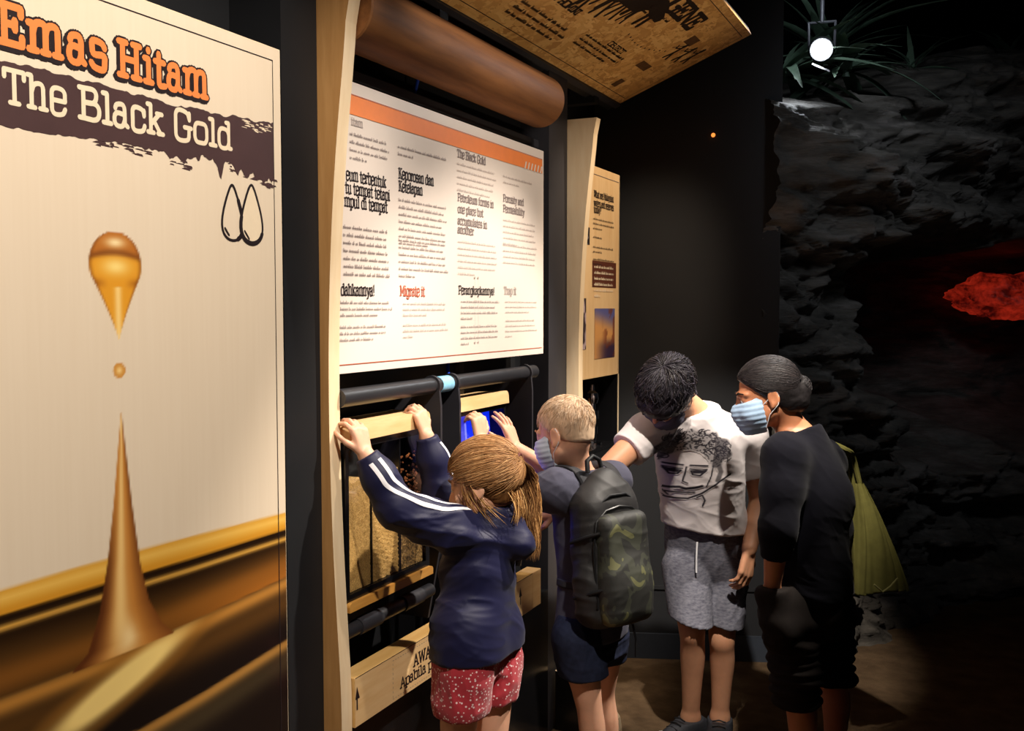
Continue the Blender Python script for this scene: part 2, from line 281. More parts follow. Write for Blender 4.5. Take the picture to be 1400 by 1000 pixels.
# ------------------------------------------------------------------ stroke lettering (slab serif), flat print
# glyph: advance, strokes; '~' = smoothed; x-height 5, capitals 7, descender -2
GL = {
 'a': (5.6, ['~0.6,4 0.9,5 3.0,5.4 3.8,4.6 3.8,3.2', '3.8,3.4 3.8,0.6 4.8,0', '~3.8,2.8 0.4,3.2 0.2,0 3,-0.4 3.8,1.4']),
 'b': (6.2, ['0,7 1.2,7 1.2,0', '~1.2,3.4 2.2,5.4 5.4,5.2 5.4,2.5 5.4,-0.2 2.2,-0.4 1.2,1.6']),
 'c': (5.4, ['~4.6,3.8 4.2,5.3 0.5,5.6 0.5,2.5 0.5,-0.6 4.2,-0.4 4.8,1.2', '4.6,5 4.6,3.6']),
 'd': (6.4, ['3.6,7 4.8,7 4.8,0 5.9,0', '~4.8,3.6 4.2,5.1 1.4,5.3 0.5,4 0.5,2.5 0.5,1 1.4,-0.3 4.2,-0.1 4.8,1.4']),
 'e': (5.6, ['0.6,2.7 4.9,2.7', '~4.9,2.7 4.9,5.5 0.5,5.6 0.5,2.5 0.5,-0.6 4.2,-0.4 4.9,1']),
 'f': (4.2, ['0.4,0 2.6,0', '1.4,0 1.4,5.5', '~1.4,5 1.4,7.2 3.8,7.2', '0.2,5 3.2,5']),
 'g': (6.2, ['5.9,5 4.8,5 4.8,0', '~4.8,0.4 4.8,-2.4 1.4,-2.2 0.6,-1.6', '~4.8,3.4 3.8,5.4 0.5,5.2 0.5,2.5 0.5,-0.2 3.8,-0.4 4.8,1.6']),
 'h': (6.6, ['0,7 1.2,7 1.2,0', '0.1,0 2.3,0', '~1.2,3.4 2,5.4 4.9,5.6 4.9,3', '4.9,3.2 4.9,0', '3.8,0 6,0']),
 'i': (3.4, ['0.2,5 1.6,5 1.6,0', '0.3,0 2.9,0', '1.6,6.6 1.6,7']),
 'j': (3.2, ['0.2,5 1.8,5 1.8,-0.8', '~1.8,-0.6 1.6,-2.2 0,-2', '1.8,6.6 1.8,7']),
 'k': (6.2, ['0,7 1.2,7 1.2,0', '0.1,0 2.3,0', '1.2,2 4.4,5', '3.4,5 5.4,5', '2.4,3 4.8,0', '3.8,0 5.8,0']),
 'l': (3.4, ['0.2,7 1.6,7 1.6,0', '0.3,0 2.9,0']),
 'm': (9.6, ['0,5 1.2,5 1.2,0', '0.1,0 2.3,0', '~1.2,3.4 1.8,5.4 4.6,5.6 4.6,3', '4.6,3.2 4.6,0', '3.7,0 5.5,0', '~4.6,3.4 5.2,5.4 8,5.6 8,3', '8,3.2 8,0', '7,0 9,0']),
 'n': (6.6, ['0,5 1.2,5 1.2,0', '0.1,0 2.3,0', '~1.2,3.4 2,5.4 4.9,5.6 4.9,3', '4.9,3.2 4.9,0', '3.8,0 6,0']),
 'o': (5.9, ['~2.9,5.1 1.2,5.1 0.4,4 0.4,2.5 0.4,1 1.2,-0.1 2.9,-0.1', '~2.9,5.1 4.6,5.1 5.4,4 5.4,2.5 5.4,1 4.6,-0.1 2.9,-0.1']),
 'p': (6.2, ['0,5 1.2,5 1.2,-2', '0.1,-2 2.4,-2', '~1.2,3.4 2.2,5.4 5.4,5.2 5.4,2.5 5.4,-0.2 2.2,-0.4 1.2,1.6']),
 'q': (6.2, ['4.8,5 4.8,-2', '~4.8,3.4 3.8,5.4 0.5,5.2 0.5,2.5 0.5,-0.2 3.8,-0.4 4.8,1.6']),
 'r': (4.8, ['0,5 1.4,5 1.4,0', '0.2,0 2.8,0', '~1.4,3 2,5.2 4.2,5', '4.2,5 4.2,4']),
 's': (5.4, ['~4.6,4.2 4,5.2 0.7,5.5 0.8,3.7 1,2.3 4.7,2.9 4.6,1.2 4.4,-0.5 1.2,-0.2 0.5,0.7']),
 't': (4.2, ['1.5,6.8 1.5,1', '~1.5,1.4 1.5,-0.4 3.8,0', '0.1,5 3.4,5']),
 'u': (6.6, ['0,5 1.2,5 1.2,2', '~1.2,2.2 1.2,-0.6 4,-0.4 4.9,1.6', '3.8,5 4.9,5 4.9,0 6,0']),
 'v': (5.8, ['0.8,5 2.9,0 5,5', '0,5 1.7,5', '4.1,5 5.8,5']),
 'w': (8.2, ['0.8,5 2.5,0 4.1,5 5.7,0 7.4,5', '0,5 1.7,5', '6.5,5 8.2,5']),
 'x': (5.8, ['0.8,5 5,0', '5,5 0.8,0', '0,0 1.7,0', '4.1,0 5.8,0']),
 'y': (5.8, ['0.8,5 3,0', '5,5 2.4,-2 0.6,-2', '0,5 1.7,5', '4.1,5 5.8,5']),
 'z': (5.0, ['0.4,5 4.4,5 0.4,0 4.6,0']),
 'A': (7.4, ['1,0 3.6,7 6.2,0', '1.9,2.4 5.3,2.4', '0,0 2,0', '5.2,0 7.2,0']),
 'B': (6.8, ['0,7 1.3,7 1.3,0 0,0', '~1.3,7 5.6,7.2 5.2,3.7 1.3,3.7', '~1.3,3.7 6.4,3.9 6.2,-0.2 1.3,0']),
 'C': (6.6, ['~5.8,5.4 5,7.3 0.6,7.6 0.6,3.5 0.6,-0.6 5,-0.3 5.9,1.4', '5.8,7 5.8,5.2']),
 'D': (7.0, ['0,7 1.3,7 1.3,0 0,0', '~1.3,7 6.4,7.4 6.4,3.5 6.4,-0.4 1.3,0']),
 'E': (6.6, ['0,7 5.6,7 5.6,5.5', '1.3,7 1.3,0', '0,0 5.8,0 5.8,1.6', '1.3,3.6 4,3.6', '4,2.7 4,4.5']),
 'G': (7.2, ['~6,5.4 5.2,7.3 0.6,7.6 0.6,3.5 0.6,-0.6 5.6,-0.4 5.8,1.4', '6,7 6,5.2', '4,3.1 6.8,3.1', '5.8,3.1 5.8,0.6']),
 'H': (7.6, ['1.3,0 1.3,7', '0,0 2.6,0', '0,7 2.6,7', '6,0 6,7', '4.7,0 7.3,0', '4.7,7 7.3,7', '1.3,3.6 6,3.6']),
 'I': (3.2, ['1.5,0 1.5,7', '0.1,0 2.9,0', '0.1,7 2.9,7']),
 'K': (7.0, ['1.3,0 1.3,7', '0,0 2.6,0', '0,7 2.6,7', '1.3,3 5.2,7', '4.2,7 6.4,7', '2.8,4.4 5.6,0', '4.6,0 6.8,0']),
 'L': (6.2, ['0,7 2.6,7', '1.3,7 1.3,0', '0,0 5.4,0 5.4,1.8']), 'J': (5.4, ['2,7 4.8,7', '~3.6,7 3.6,1 3.4,-0.6 0.6,-0.4 0.5,1.6']), 'U': (7.4, ['0,7 2.4,7', '5,7 7.2,7', '~1.2,7 1.2,2 1.4,-0.6 6,-0.6 6,2 6,7']),
 'M': (8.6, ['0,0 2.4,0', '1.2,0 1.2,7 4.2,1.6 7.2,7 7.2,0', '6,0 8.4,0', '0,7 1.2,7', '7.2,7 8.4,7']),
 'N': (7.8, ['0,0 2.4,0', '1.2,0 1.2,7 6.2,0 6.2,7', '0,7 1.2,7', '5,7 7.4,7']),
 'O': (7.2, ['~3.5,7.1 0.5,7.3 0.5,3.5 0.5,-0.3 3.5,-0.1', '~3.5,7.1 6.5,7.3 6.5,3.5 6.5,-0.3 3.5,-0.1']),
 'P': (6.6, ['0,0 2.8,0', '1.3,0 1.3,7', '~1.3,7 6.2,7.3 6,3.2 1.3,3.3', '0,7 1.3,7']),
 'R': (7.0, ['0,0 2.6,0', '1.3,0 1.3,7', '~1.3,7 6,7.3 5.8,3.3 1.3,3.5', '0,7 1.3,7', '3.4,3.5 5.6,0 6.8,0']),
 'S': (6.2, ['~5.2,5.4 5,7.3 0.6,7.6 0.7,5.2 1,3.2 5.7,4 5.6,1.6 5.2,-0.7 0.7,-0.4 0.6,1.6', '5.2,7 5.2,5.2', '0.6,0 0.6,1.7']),
 'T': (6.8, ['3.3,0 3.3,7', '1.9,0 4.7,0', '0.3,5.4 0.3,7 6.3,7 6.3,5.4']),
 'W': (9.6, ['0.8,7 2.8,0 4.8,7 6.8,0 8.8,7', '0,7 1.9,7', '7.7,7 9.6,7']),
 'Y': (6.8, ['0.8,7 3.3,3.2 5.8,7', '3.3,3.2 3.3,0', '2,0 4.6,0', '0,7 1.8,7', '4.8,7 6.6,7']),
 '!': (2.6, ['1.2,7 1.2,2', '1.2,0.1 1.2,0.4']), '.': (2.2, ['1,0 1,0.3']), ',': (2.2, ['1,0.2 0.6,-1']), "'": (1.8, ['0.9,7 0.9,5.6']),
 '?': (5.6, ['~0.6,5.6 0.8,7.3 4.8,7.6 4.8,5.2 4.6,3.6 2.6,3.8 2.6,2', '2.6,0.1 2.6,0.4']), ' ': (3.2, []),
}
def chaikin(p, n=2):
    for _ in range(n):
        q = [p[0]]
        for a, b in zip(p[:-1], p[1:]): q += [a * 0.75 + b * 0.25, a * 0.25 + b * 0.75]
        p = q + [p[-1]]
    return p
STROKES = {}
for ch, (adv, st) in GL.items():
    out = []
    for t in st:
        sm = t[0] == '~'
        p = [np.array([float(c) for c in q.split(',')]) for q in t.lstrip('~').split()]
        out.append(chaikin(p) if sm else p)
    STROKES[ch] = out

class Print:
    """flat print on a plane: origin o, axes u (reading direction) and v (up), both unit vectors"""
    def __init__(s, o, u, v): s.o, s.u, s.v = V3(*o), V3(*u), V3(*v); s.vs = []; s.fs = []; s.n = np.cross(s.u, s.v); s.lift = 0.0; s.cnt = 0
    def pt(s, a, b): return s.o + s.u * a + s.v * b + s.n * s.lift
    def add(s, pts):
        # neighbouring strokes sit a few microns apart so that crossing strokes never lie in exactly one plane
        s.cnt += 1; s.lift = (s.cnt % 64) * 6e-6
        k = len(s.vs); s.vs += [s.pt(a, b) for a, b in pts]; s.fs.append(list(range(k, k + len(pts))))
    def seg(s, a, b, w):
        a = np.asarray(a, float); b = np.asarray(b, float); d = b - a; L = np.hypot(*d)
        if L < 1e-9: d = np.array([1.0, 0]); L = 1
        d = d / L; n = np.array([-d[1], d[0]]) * w / 2
        s.add([a - n, b - n, b + n, a + n])
    def line(s, pts, w, joints=True):
        for a, b in zip(pts[:-1], pts[1:]): s.seg(a, b, w)
        if joints:
            for p in pts:
                s.add([(p[0] + w / 2 * math.cos(q), p[1] + w / 2 * math.sin(q)) for q in [k * math.pi / 3 for k in range(6)]])
    def rect(s, a0, b0, a1, b1): s.add([(a0, b0), (a1, b0), (a1, b1), (a0, b1)])
    def text(s, t, a0, b0, a1, cap, weight=0.9, off=(0, 0), sq=1.0):
        W = sum(GL[c][0] for c in t); sx = (a1 - a0) / W if a1 else cap / 7 * 0.9; sy = cap / 7; x = a0
        for c in t:
            for p in STROKES[c]:
                q = [np.array([x + (r[0] * sq + (1 - sq) * 2.5) * sx + off[0], b0 + r[1] * sy + off[1]]) for r in p]
                s.line(q, weight * min(sx, sy) * 1.08)
            x += GL[c][0] * sx
        return x
    def rows(s, a0, b0, a1, n, pitch, h, fill=0.62, last=0.6, seed=1):
        """illegible small print: rows of word-length dashes made of letter ticks"""
        r = random.Random(seed)
        for i in range(n):
            y = b0 - i * pitch; end = a0 + (a1 - a0) * (last if i == n - 1 else r.uniform(0.88, 1.0)); x = a0
            while x < end:
                wl = r.randint(2, 9)
                for _ in range(wl):
                    t = h * r.choice([0.62, 0.62, 0.7, 1.0])
                    if x + h * 0.4 < end: s.rect(x, y, x + h * 0.42 * fill, y + t); s.rect(x, y + h * 0.24, x + h * 0.42, y + h * 0.42)
                    x += h * 0.5
                x += h * 0.5
    def build(s, name, m, parent, kind=None):
        me = bpy.data.meshes.new(name); me.from_pydata([tuple(p) for p in s.vs], [], s.fs); me.update()
        o = link(name, me, m, None); keep(o, parent)
        if kind: o['kind'] = kind
        return o

# ------------------------------------------------------------------ the setting
def struct(o): o['kind'] = 'structure'; return o
struct(MB().box((-0.4, -3.5, -0.1), (7.5, 10.5, 0.0)).build('floor', M['carpet']))
struct(MB().box((-0.4, -3.5, 3.7), (7.5, 10.5, 3.8)).build('ceiling', M['ceiling']))
struct(MB().box((-0.2, -3.5, 0.0), (0.0, 4.42, 3.7)).build('wall_left', M['black']))
struct(MB().box((-0.4, 10.3, 0.0), (7.5, 10.5, 3.7)).build('wall_front', M['black']))
# back wall: from the end of the left wall, slightly turned towards the room, up to the rock
bd = Vector((0.785 - 0.0, 4.584 - 4.302, 0)).normalized(); bn = Vector((-bd.y, bd.x, 0))
def backbox(a0, a1, off0, off1, z0, z1):
    o = Vector((0.0, 4.302, 0)); p = [o + bd * a + bn * q for a, q in ((a0, off0), (a1, off0), (a1, off1), (a0, off1))]
    return MB().prism([(q.x, q.y, z0) for q in p], (0, 0, z1 - z0))
struct(backbox(-0.06, 0.835, 0.0, 0.12, 0.0, 3.7).build('wall_back', M['blackwall']))
bb = struct(backbox(0.0, 0.835, -0.014, -0.001, 0.0, 0.118).build('baseboard_back', mat('slate_baseboard_paint', rgb(58, 64, 74), 0.5, 0.4, var=0.05)))
struct(backbox(0.0, 0.835, -0.010, -0.001, 0.326, 0.342).build('trim_1', M['blackwall']))
led = MB().lathe((0.5006, 4.4818, 2.4011), (bn.x * -1, bn.y * -1, 0), [(0, 0.009), (0.008, 0.009), (0.010, 0.007)], 14).build('indicator_lamp', mat('amber_lens', rgb(220, 120, 50), 0.3, emit=rgb(255, 140, 60), estr=1.6), smooth=True)  # glowing dot put in for a reflection on the wall
tag(led, 'tiny amber indicator lamp on the charcoal back wall', 'light')

# ------------------------------------------------------------------ rock wall with a dark cave
def vnoise(p, seed=0):
    """cheap value noise in [-1,1], p (...,3)"""
    p = np.asarray(p); i = np.floor(p).astype(np.int64); f = p - i; f = f * f * (3 - 2 * f)
    def h(ix, iy, iz):
        n = (ix * 73856093) ^ (iy * 19349663) ^ (iz * 83492791) ^ (seed * 2654435761)
        n = (n ^ (n >> 13)) * 1274126177; n = n & 0x7fffffff
        return (n % 100003) / 50001.5 - 1.0
    r = 0
    for dx in (0, 1):
        for dy in (0, 1):
            for dz in (0, 1):
                wgt = (f[..., 0] if dx else 1 - f[..., 0]) * (f[..., 1] if dy else 1 - f[..., 1]) * (f[..., 2] if dz else 1 - f[..., 2])
                r = r + wgt * h(i[..., 0] + dx, i[..., 1] + dy, i[..., 2] + dz)
    return r
def fbm(p, o=4, seed=0):
    s = 0; a = 1.0
    for k in range(o): s = s + a * vnoise(np.asarray(p) * 2 ** k, seed + k); a *= 0.5
    return s
def sstep(a, b, x):
    t = np.clip((x - a) / (b - a), 0, 1); return t * t * (3 - 2 * t)
base = np.array([(0.72, 4.50), (0.82, 4.62), (1.08, 5.15), (1.39, 5.85), (1.90, 6.55), (2.9, 7.25), (4.4, 7.9)])
sl = np.r_[0, np.cumsum(np.hypot(*np.diff(base, axis=0).T))]
nu, nz = 420, 250
uu = np.linspace(0, sl[-1], nu); bx = np.interp(uu, sl, base[:, 0]); by = np.interp(uu, sl, base[:, 1])
ker = np.ones(25) / 25
bx = np.convolve(np.pad(bx, 12, 'edge'), ker, 'valid'); by = np.convolve(np.pad(by, 12, 'edge'), ker, 'valid')
tx, ty = np.gradient(bx), np.gradient(by); tl = np.hypot(tx, ty); nx, ny = ty / tl, -tx / tl
zz = np.linspace(0, 2.66, nz)
Ug, Zg = np.meshgrid(uu, zz, indexing='ij'); topz = 2.66 + 0.44 * sstep(0.5, 2.0, uu); Zg = Zg * (topz / 2.66)[:, None]
P3 = np.stack([Ug * 1.1, Zg * 0 + 3.0, Zg * 1.6], -1)
def terr(n, k, sharp=0.35):
    q = n * k; f_ = np.floor(q); r_ = q - f_; return (f_ + sstep(0.5 - sharp / 2, 0.5 + sharp / 2, r_)) / k
wp1 = 0.25 * fbm(P3 * 0.9, 3, 71)
n1 = fbm(np.stack([Ug * 0.9 + wp1, 0 * Ug, Zg * 3.4 + wp1 + 0.25 * Ug], -1), 3, 5)
n2 = fbm(np.stack([Ug * 2.6, 0 * Ug + 4, Zg * 8.0 + 2.0 * wp1 + 0.6 * Ug], -1), 3, 15)
n3 = fbm(np.stack([Ug * 7.0, 0 * Ug + 9, Zg * 17.0 + 4 * wp1], -1), 2, 25)
disp = 0.19 * terr(n1, 4.0) + 0.075 * terr(n2, 3.5) + 0.036 * terr(n3, 3.0, 0.4) + 0.018 * fbm(P3 * 7, 3, 31) + 0.10 * fbm(P3 * 0.6, 2, 41)
disp *= 0.45 + 0.55 * sstep(0.0, 0.5, Ug)
# overhanging brow and cave mouth
cu = 1.05 + 0.22 * fbm(np.stack([Zg * 3.2, 0 * Zg, 0 * Zg + 2.2], -1), 3, 3)
top = 2.02 + 0.06 * fbm(np.stack([Ug * 2.0, 0 * Ug, 0 * Ug], -1), 3, 6)
bot = 1.00 + 0.15 * fbm(np.stack([Ug * 1.7, 0 * Ug, 0 * Ug + 7], -1), 3, 8) - 0.10 * sstep(1.2, 2.5, Ug)
cave = sstep(cu - 0.10, cu + 0.22, Ug) * sstep(bot - 0.22, bot + 0.12, Zg) * (1 - sstep(top - 0.06, top + 0.03, Zg))
disp = disp * (1 - 0.5 * cave) - 1.15 * cave + 0.10 * sstep(2.0, 2.15, Zg) * sstep(0.7, 1.3, Ug)
disp += 0.12 * (1 - sstep(0.0, 0.25, Zg)) * sstep(0.3, 0.8, Ug)
disp -= 0.30 * sstep(topz[:, None] - 0.16, topz[:, None] + 0.0 * Zg, Zg) ** 2
VX = bx[:, None] + nx[:, None] * disp; VY = by[:, None] + ny[:, None] * disp
vv = np.stack([VX, VY, Zg + 0.02 * fbm(P3 * 2.0, 3, 51) * (Zg > 0.02)], -1).reshape(-1, 3)
idx = np.arange(nu * nz).reshape(nu, nz)
# a top shelf going back from the brow
ff = np.stack([idx[:-1, :-1], idx[1:, :-1], idx[1:, 1:], idx[:-1, 1:]], -1).reshape(-1, 4)
tops = vv.reshape(nu, nz, 3)[:, -1, :].copy(); back = tops.copy(); back[:, 0] -= nx * 1.4; back[:, 1] -= ny * 1.4; back[:, 2] += 0.05
kb = len(vv); vv = np.vstack([vv, back]); ib = kb + np.arange(nu)
ff = np.vstack([ff, np.stack([idx[:-1, -1], idx[1:, -1], ib[1:], ib[:-1]], -1)])
struct(link('wall_right', np_mesh('wall_right', vv, ff), M['rock']))
# red-lit lump of rock deep in the cave
def lump(name, c, r, seed, amp, m, n=64):
    th = np.linspace(0, math.pi, n // 2); ph = np.linspace(0, 2 * math.pi, n, endpoint=False)
    T, P = np.meshgrid(th, ph, indexing='ij'); d = np.stack([np.sin(T) * np.cos(P), np.sin(T) * np.sin(P), np.cos(T)], -1)
    k = 1 + amp * fbm(d * 2.6 + seed, 5, seed)
    v = (d * k[..., None] * np.array(r) + np.array(c)).reshape(-1, 3); a = np.arange(len(v)).reshape(T.shape)
    f = np.stack([a[:-1], a[1:], np.roll(a[1:], -1, 1), np.roll(a[:-1], -1, 1)], -1).reshape(-1, 4)
    return link(name, np_mesh(name, v, f), m)
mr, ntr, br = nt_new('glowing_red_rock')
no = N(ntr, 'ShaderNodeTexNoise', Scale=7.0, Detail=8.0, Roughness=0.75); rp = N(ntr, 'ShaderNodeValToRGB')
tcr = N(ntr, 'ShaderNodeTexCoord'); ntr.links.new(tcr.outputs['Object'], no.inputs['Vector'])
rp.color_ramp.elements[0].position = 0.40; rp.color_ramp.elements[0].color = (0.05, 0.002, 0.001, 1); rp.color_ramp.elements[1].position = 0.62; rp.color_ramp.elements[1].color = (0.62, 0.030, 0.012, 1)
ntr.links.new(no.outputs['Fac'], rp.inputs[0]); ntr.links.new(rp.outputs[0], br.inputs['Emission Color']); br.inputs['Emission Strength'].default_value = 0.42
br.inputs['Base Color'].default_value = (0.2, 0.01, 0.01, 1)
gl = lump('glowing_rock', (1.746, 7.317, 1.706), (0.30, 0.22, 0.14), 3, 0.24, mr)
tag(gl, 'glowing red rock formation deep inside the dark cave', 'rock')

# ------------------------------------------------------------------ left graphic board
XB = 0.165
gb = thing('graphic_board', 'tall cream graphic board titled Emas Hitam with a golden oil drop', 'sign', (0.0, 1.2, 0.3))
for y in (0.75, 1.6):
    MB().box((0.0, y, 0.36), (0.13, y + 0.08, 2.15)).build('standoff', M['post'], gb)
Y0, Y1, Z0, Z1 = 0.56, 1.838, 0.32, 2.202
MB().box((0.13, Y0, Z0), (XB - 0.001, Y1, Z1), 0.001, 1).build('board', M['panel_edge'], gb)
# the printed picture as a fine grid with vertex colours
ny_, nz_ = 320, 470
yy = np.linspace(Y0 + 0.002, Y1 - 0.003, ny_); zz2 = np.linspace(Z0 + 0.002, Z1 - 0.003, nz_)
A, B = np.meshgrid(yy, zz2, indexing='ij')
def c_(r, g, b): return np.array([r, g, b], float)
def mixc(img, col, a): return img * (1 - a[..., None]) + np.asarray(col) * a[..., None]
grain = 0.5 * vnoise(np.stack([A * 160, B * 5, 0 * A], -1), 2) + 0.5 * vnoise(np.stack([A * 420, B * 9, 0 * A], -1), 4)
img = np.ones(A.shape + (3,)) * c_(232, 213, 188) + grain[..., None] * c_(2, 2.5, 3)
def ip(pts, x):
    q = np.array(pts); return np.interp(x, q[:, 0], q[:, 1])
oilTop = [(1.096, 1.161), (1.241, 1.163), (1.468, 1.161), (1.795, 1.153)]
oilBand = [(1.094, 1.12), (1.304, 1.118), (1.528, 1.114), (1.794, 1.113)]
oilRim = [(1.09, 0.984), (1.243, 0.982), (1.464, 0.981), (1.792, 0.999)]
oilLow = [(1.263, 0.834), (1.383, 0.817), (1.563, 0.829), (1.788, 0.851)]
def ext(p):  # straight continuation to the left
    (a, b), (c, d) = p[0], p[1]; return [(0.4, b + (0.4 - a) * (d - b) / (c - a) * 0.9)] + p + [(1.9, p[-1][1] + (1.9 - p[-1][0]) * (p[-1][1] - p[-2][1]) / (p[-1][0] - p[-2][0]))]
zt, zb, zr, zl = (ip(ext(p), A) for p in (oilTop, oilBand, oilRim, oilLow))
e = 0.003
inside = 1 - sstep(-e, e, B - zt)
band = np.clip((zt - B) / np.maximum(zt - zb, 1e-3), 0, 1)
img = mixc(img, c_(216, 150, 44), inside)
img = mixc(img, c_(240, 190, 90), inside * (1 - np.abs(band - 0.35) * 2.2).clip(0, 1))
dark = 1 - sstep(-e, e, B - zb)
tdn = np.clip((zb - B) / np.maximum(zb - zr, 1e-3), 0, 1)
img = mixc(img, c_(34, 20, 10), dark)
img = mixc(img, c_(214, 160, 70), dark * np.exp(-((zb - B - 0.022) / 0.006) ** 2))
img = mixc(img, c_(62, 40, 18), dark * sstep(0.16, 0.5, tdn))
img = mixc(img, c_(176, 104, 34), dark * sstep(0.45, 1.0, tdn) * sstep(1.25, 1.8, A + 0.0 * B) * 0.9)
img = mixc(img, c_(150, 92, 34), dark * np.exp(-((B - zr - 0.03) / 0.03) ** 2) * 0.7)
rim = 1 - sstep(-e, e, B - zr)
img = mixc(img, c_(22, 15, 13), rim)
img = mixc(img, c_(196, 134, 58), rim * np.exp(-((zr - B - 0.016) / 0.020) ** 2))
img = mixc(img, c_(96, 62, 26), rim * np.exp(-((zr - B - 0.06) / 0.035) ** 2) * 0.8)
hc = np.array((1.341, 0.921)); hd = np.array([math.cos(0.30), math.sin(0.30)])
q1 = ((A - hc[0]) * hd[0] + (B - hc[1]) * hd[1]) / 0.235; q2 = (-(A - hc[0]) * hd[1] + (B - hc[1]) * hd[0]) / 0.040
hl = 1 - sstep(0.45, 1.15, np.sqrt(q1 ** 2 + q2 ** 2))
img = mixc(img, c_(250, 216, 132), hl * rim); img = mixc(img, c_(150, 100, 40), rim * (1 - sstep(1.0, 1.6, np.sqrt(q1 ** 2 + q2 ** 2))) * (1 - hl) * 0.6)
low = 1 - sstep(-e, e, B - zl)
img = mixc(img, c_(176, 124, 58), low * np.exp(-((zl - B - 0.012) / 0.018) ** 2)); img = mixc(img, c_(64, 52, 34), low * np.exp(-((zl - B - 0.05) / 0.03) ** 2) * 0.8)
# spike of oil
ap = np.array((1.356, 1.428)); cen = [(1.356, 1.428), (1.356, 1.243), (1.352, 1.106), (1.355, 0.98)]
hwl = [(1.356, 1.428), (1.334, 1.261), (1.317, 1.156), (1.296, 1.066), (1.268, 1.001), (1.235, 0.981)]
hwr = [(1.358, 1.428), (1.379, 1.253), (1.396, 1.137), (1.416, 1.061), (1.449, 1.006), (1.483, 0.975)]
def byz(p, z):
    q = np.array(sorted([(b, a) for a, b in p])); return np.interp(z, q[:, 0], q[:, 1])
L_, R_ = byz(hwl, B), byz(hwr, B)
sp = sstep(-0.0015, 0.0025, A - L_) * (1 - sstep(-0.0025, 0.0015, A - R_)) * (B < ap[1]) * (B > zr - 0.006)
tt = (A - L_) / np.maximum(R_ - L_, 1e-3); vs_ = np.clip((ap[1] - B) / (ap[1] - 0.85), 0, 1)
col = c_(196, 128, 56) * np.ones(img.shape)
col = mixc(col, c_(92, 48, 22), np.clip(1.2 - tt * 3.4, 0, 1) * sstep(0.2, 0.6, vs_)); col = mixc(col, c_(110, 60, 26), np.clip(tt * 3.2 - 2.2, 0, 1) * 0.9)
col = mixc(col, c_(246, 204, 130), np.exp(-((tt - 0.42) / 0.15) ** 2) * (1 - sstep(0.66, 0.86, vs_)) * 0.95)
col = mixc(col, c_(60, 34, 22), sstep(0.80, 0.92, vs_) * np.exp(-((tt - 0.5) / 0.36) ** 4)); col = mixc(col, c_(250, 214, 150), np.exp(-((tt - 0.52) / 0.12) ** 2 - ((B - zr - 0.022) / 0.03) ** 2))
img = img * (1 - sp[..., None]) + col * sp[..., None]
# the drop and its small companion
dc = np.array((1.352, 1.702)); rr = 0.0615
hh = (B - dc[1]); 
tail = np.clip((hh + 0.141) / (0.141 - 0.022), 0, 1)
wd = rr * np.where(hh > -0.022, np.sqrt(np.clip(1 - (hh / 0.060) ** 2, 0, 1)), (0.93 * tail ** 1.22))
sa = np.abs(A - dc[0] - np.where(hh < 0, -hh * 0.03, 0)); dm = (1 - sstep(-0.002, 0.002, sa - wd)) * (wd > 0.0005)
tt = sa / np.maximum(wd, 1e-4)
col = c_(228, 156, 44) * np.ones(img.shape)
col = mixc(col, c_(186, 112, 44), sstep(0.013, 0.021, hh + 0.004 * tt)); col = mixc(col, c_(120, 66, 28), np.exp(-((hh - 0.022 + 0.010 * tt ** 2) / 0.006) ** 2) * 0.75)
col = mixc(col, c_(250, 224, 170), np.exp(-((A - dc[0]) / 0.022) ** 2 - ((hh - 0.040) / 0.009) ** 2)); col = mixc(col, c_(255, 226, 140), np.exp(-((A - dc[0]) / 0.03) ** 2 - ((hh + 0.004) / 0.015) ** 2) * 0.9)
col = mixc(col, c_(164, 96, 30), np.exp(-((hh + 0.034) / 0.008) ** 2) * sstep(0.3, 1, tt) * 0.8); col = mixc(col, c_(120, 66, 26), sstep(0.80, 1.0, tt) * 0.55)
col = mixc(col, c_(252, 216, 140), np.exp(-((A - dc[0] - 0.004) / 0.008) ** 2) * (hh < -0.042) * 0.9)
img = img * (1 - dm[..., None]) + col * dm[..., None]
d2 = np.array((1.355, 1.507)); q = np.sqrt(((A - d2[0]) / 0.0145) ** 2 + ((B - d2[1]) / 0.0140) ** 2)
img = mixc(img, c_(206, 140, 60), 1 - sstep(0.9, 1.1, q)); img = mixc(img, c_(250, 214, 140), np.exp(-(q / 0.5) ** 2))
gm = np.arange(ny_ * nz_).reshape(ny_, nz_)
me = np_mesh('printed_picture', np.stack([np.full(A.shape, XB), A, B], -1).reshape(-1, 3), np.stack([gm[:-1, :-1], gm[1:, :-1], gm[1:, 1:], gm[:-1, 1:]], -1).reshape(-1, 4), False)
vcol(me, lin(np.clip(img, 0, 255)).reshape(-1, 3))
keep(link('printed_picture', me, mat_vcol('printed_graphic', 0.30, 0.45, coat=0.25)), gb)
UY, UZ = (0, 1, 0), (0, 0, 1)
def wallprint(dx): return Print((XB + dx, 0, 0), UY, UZ)
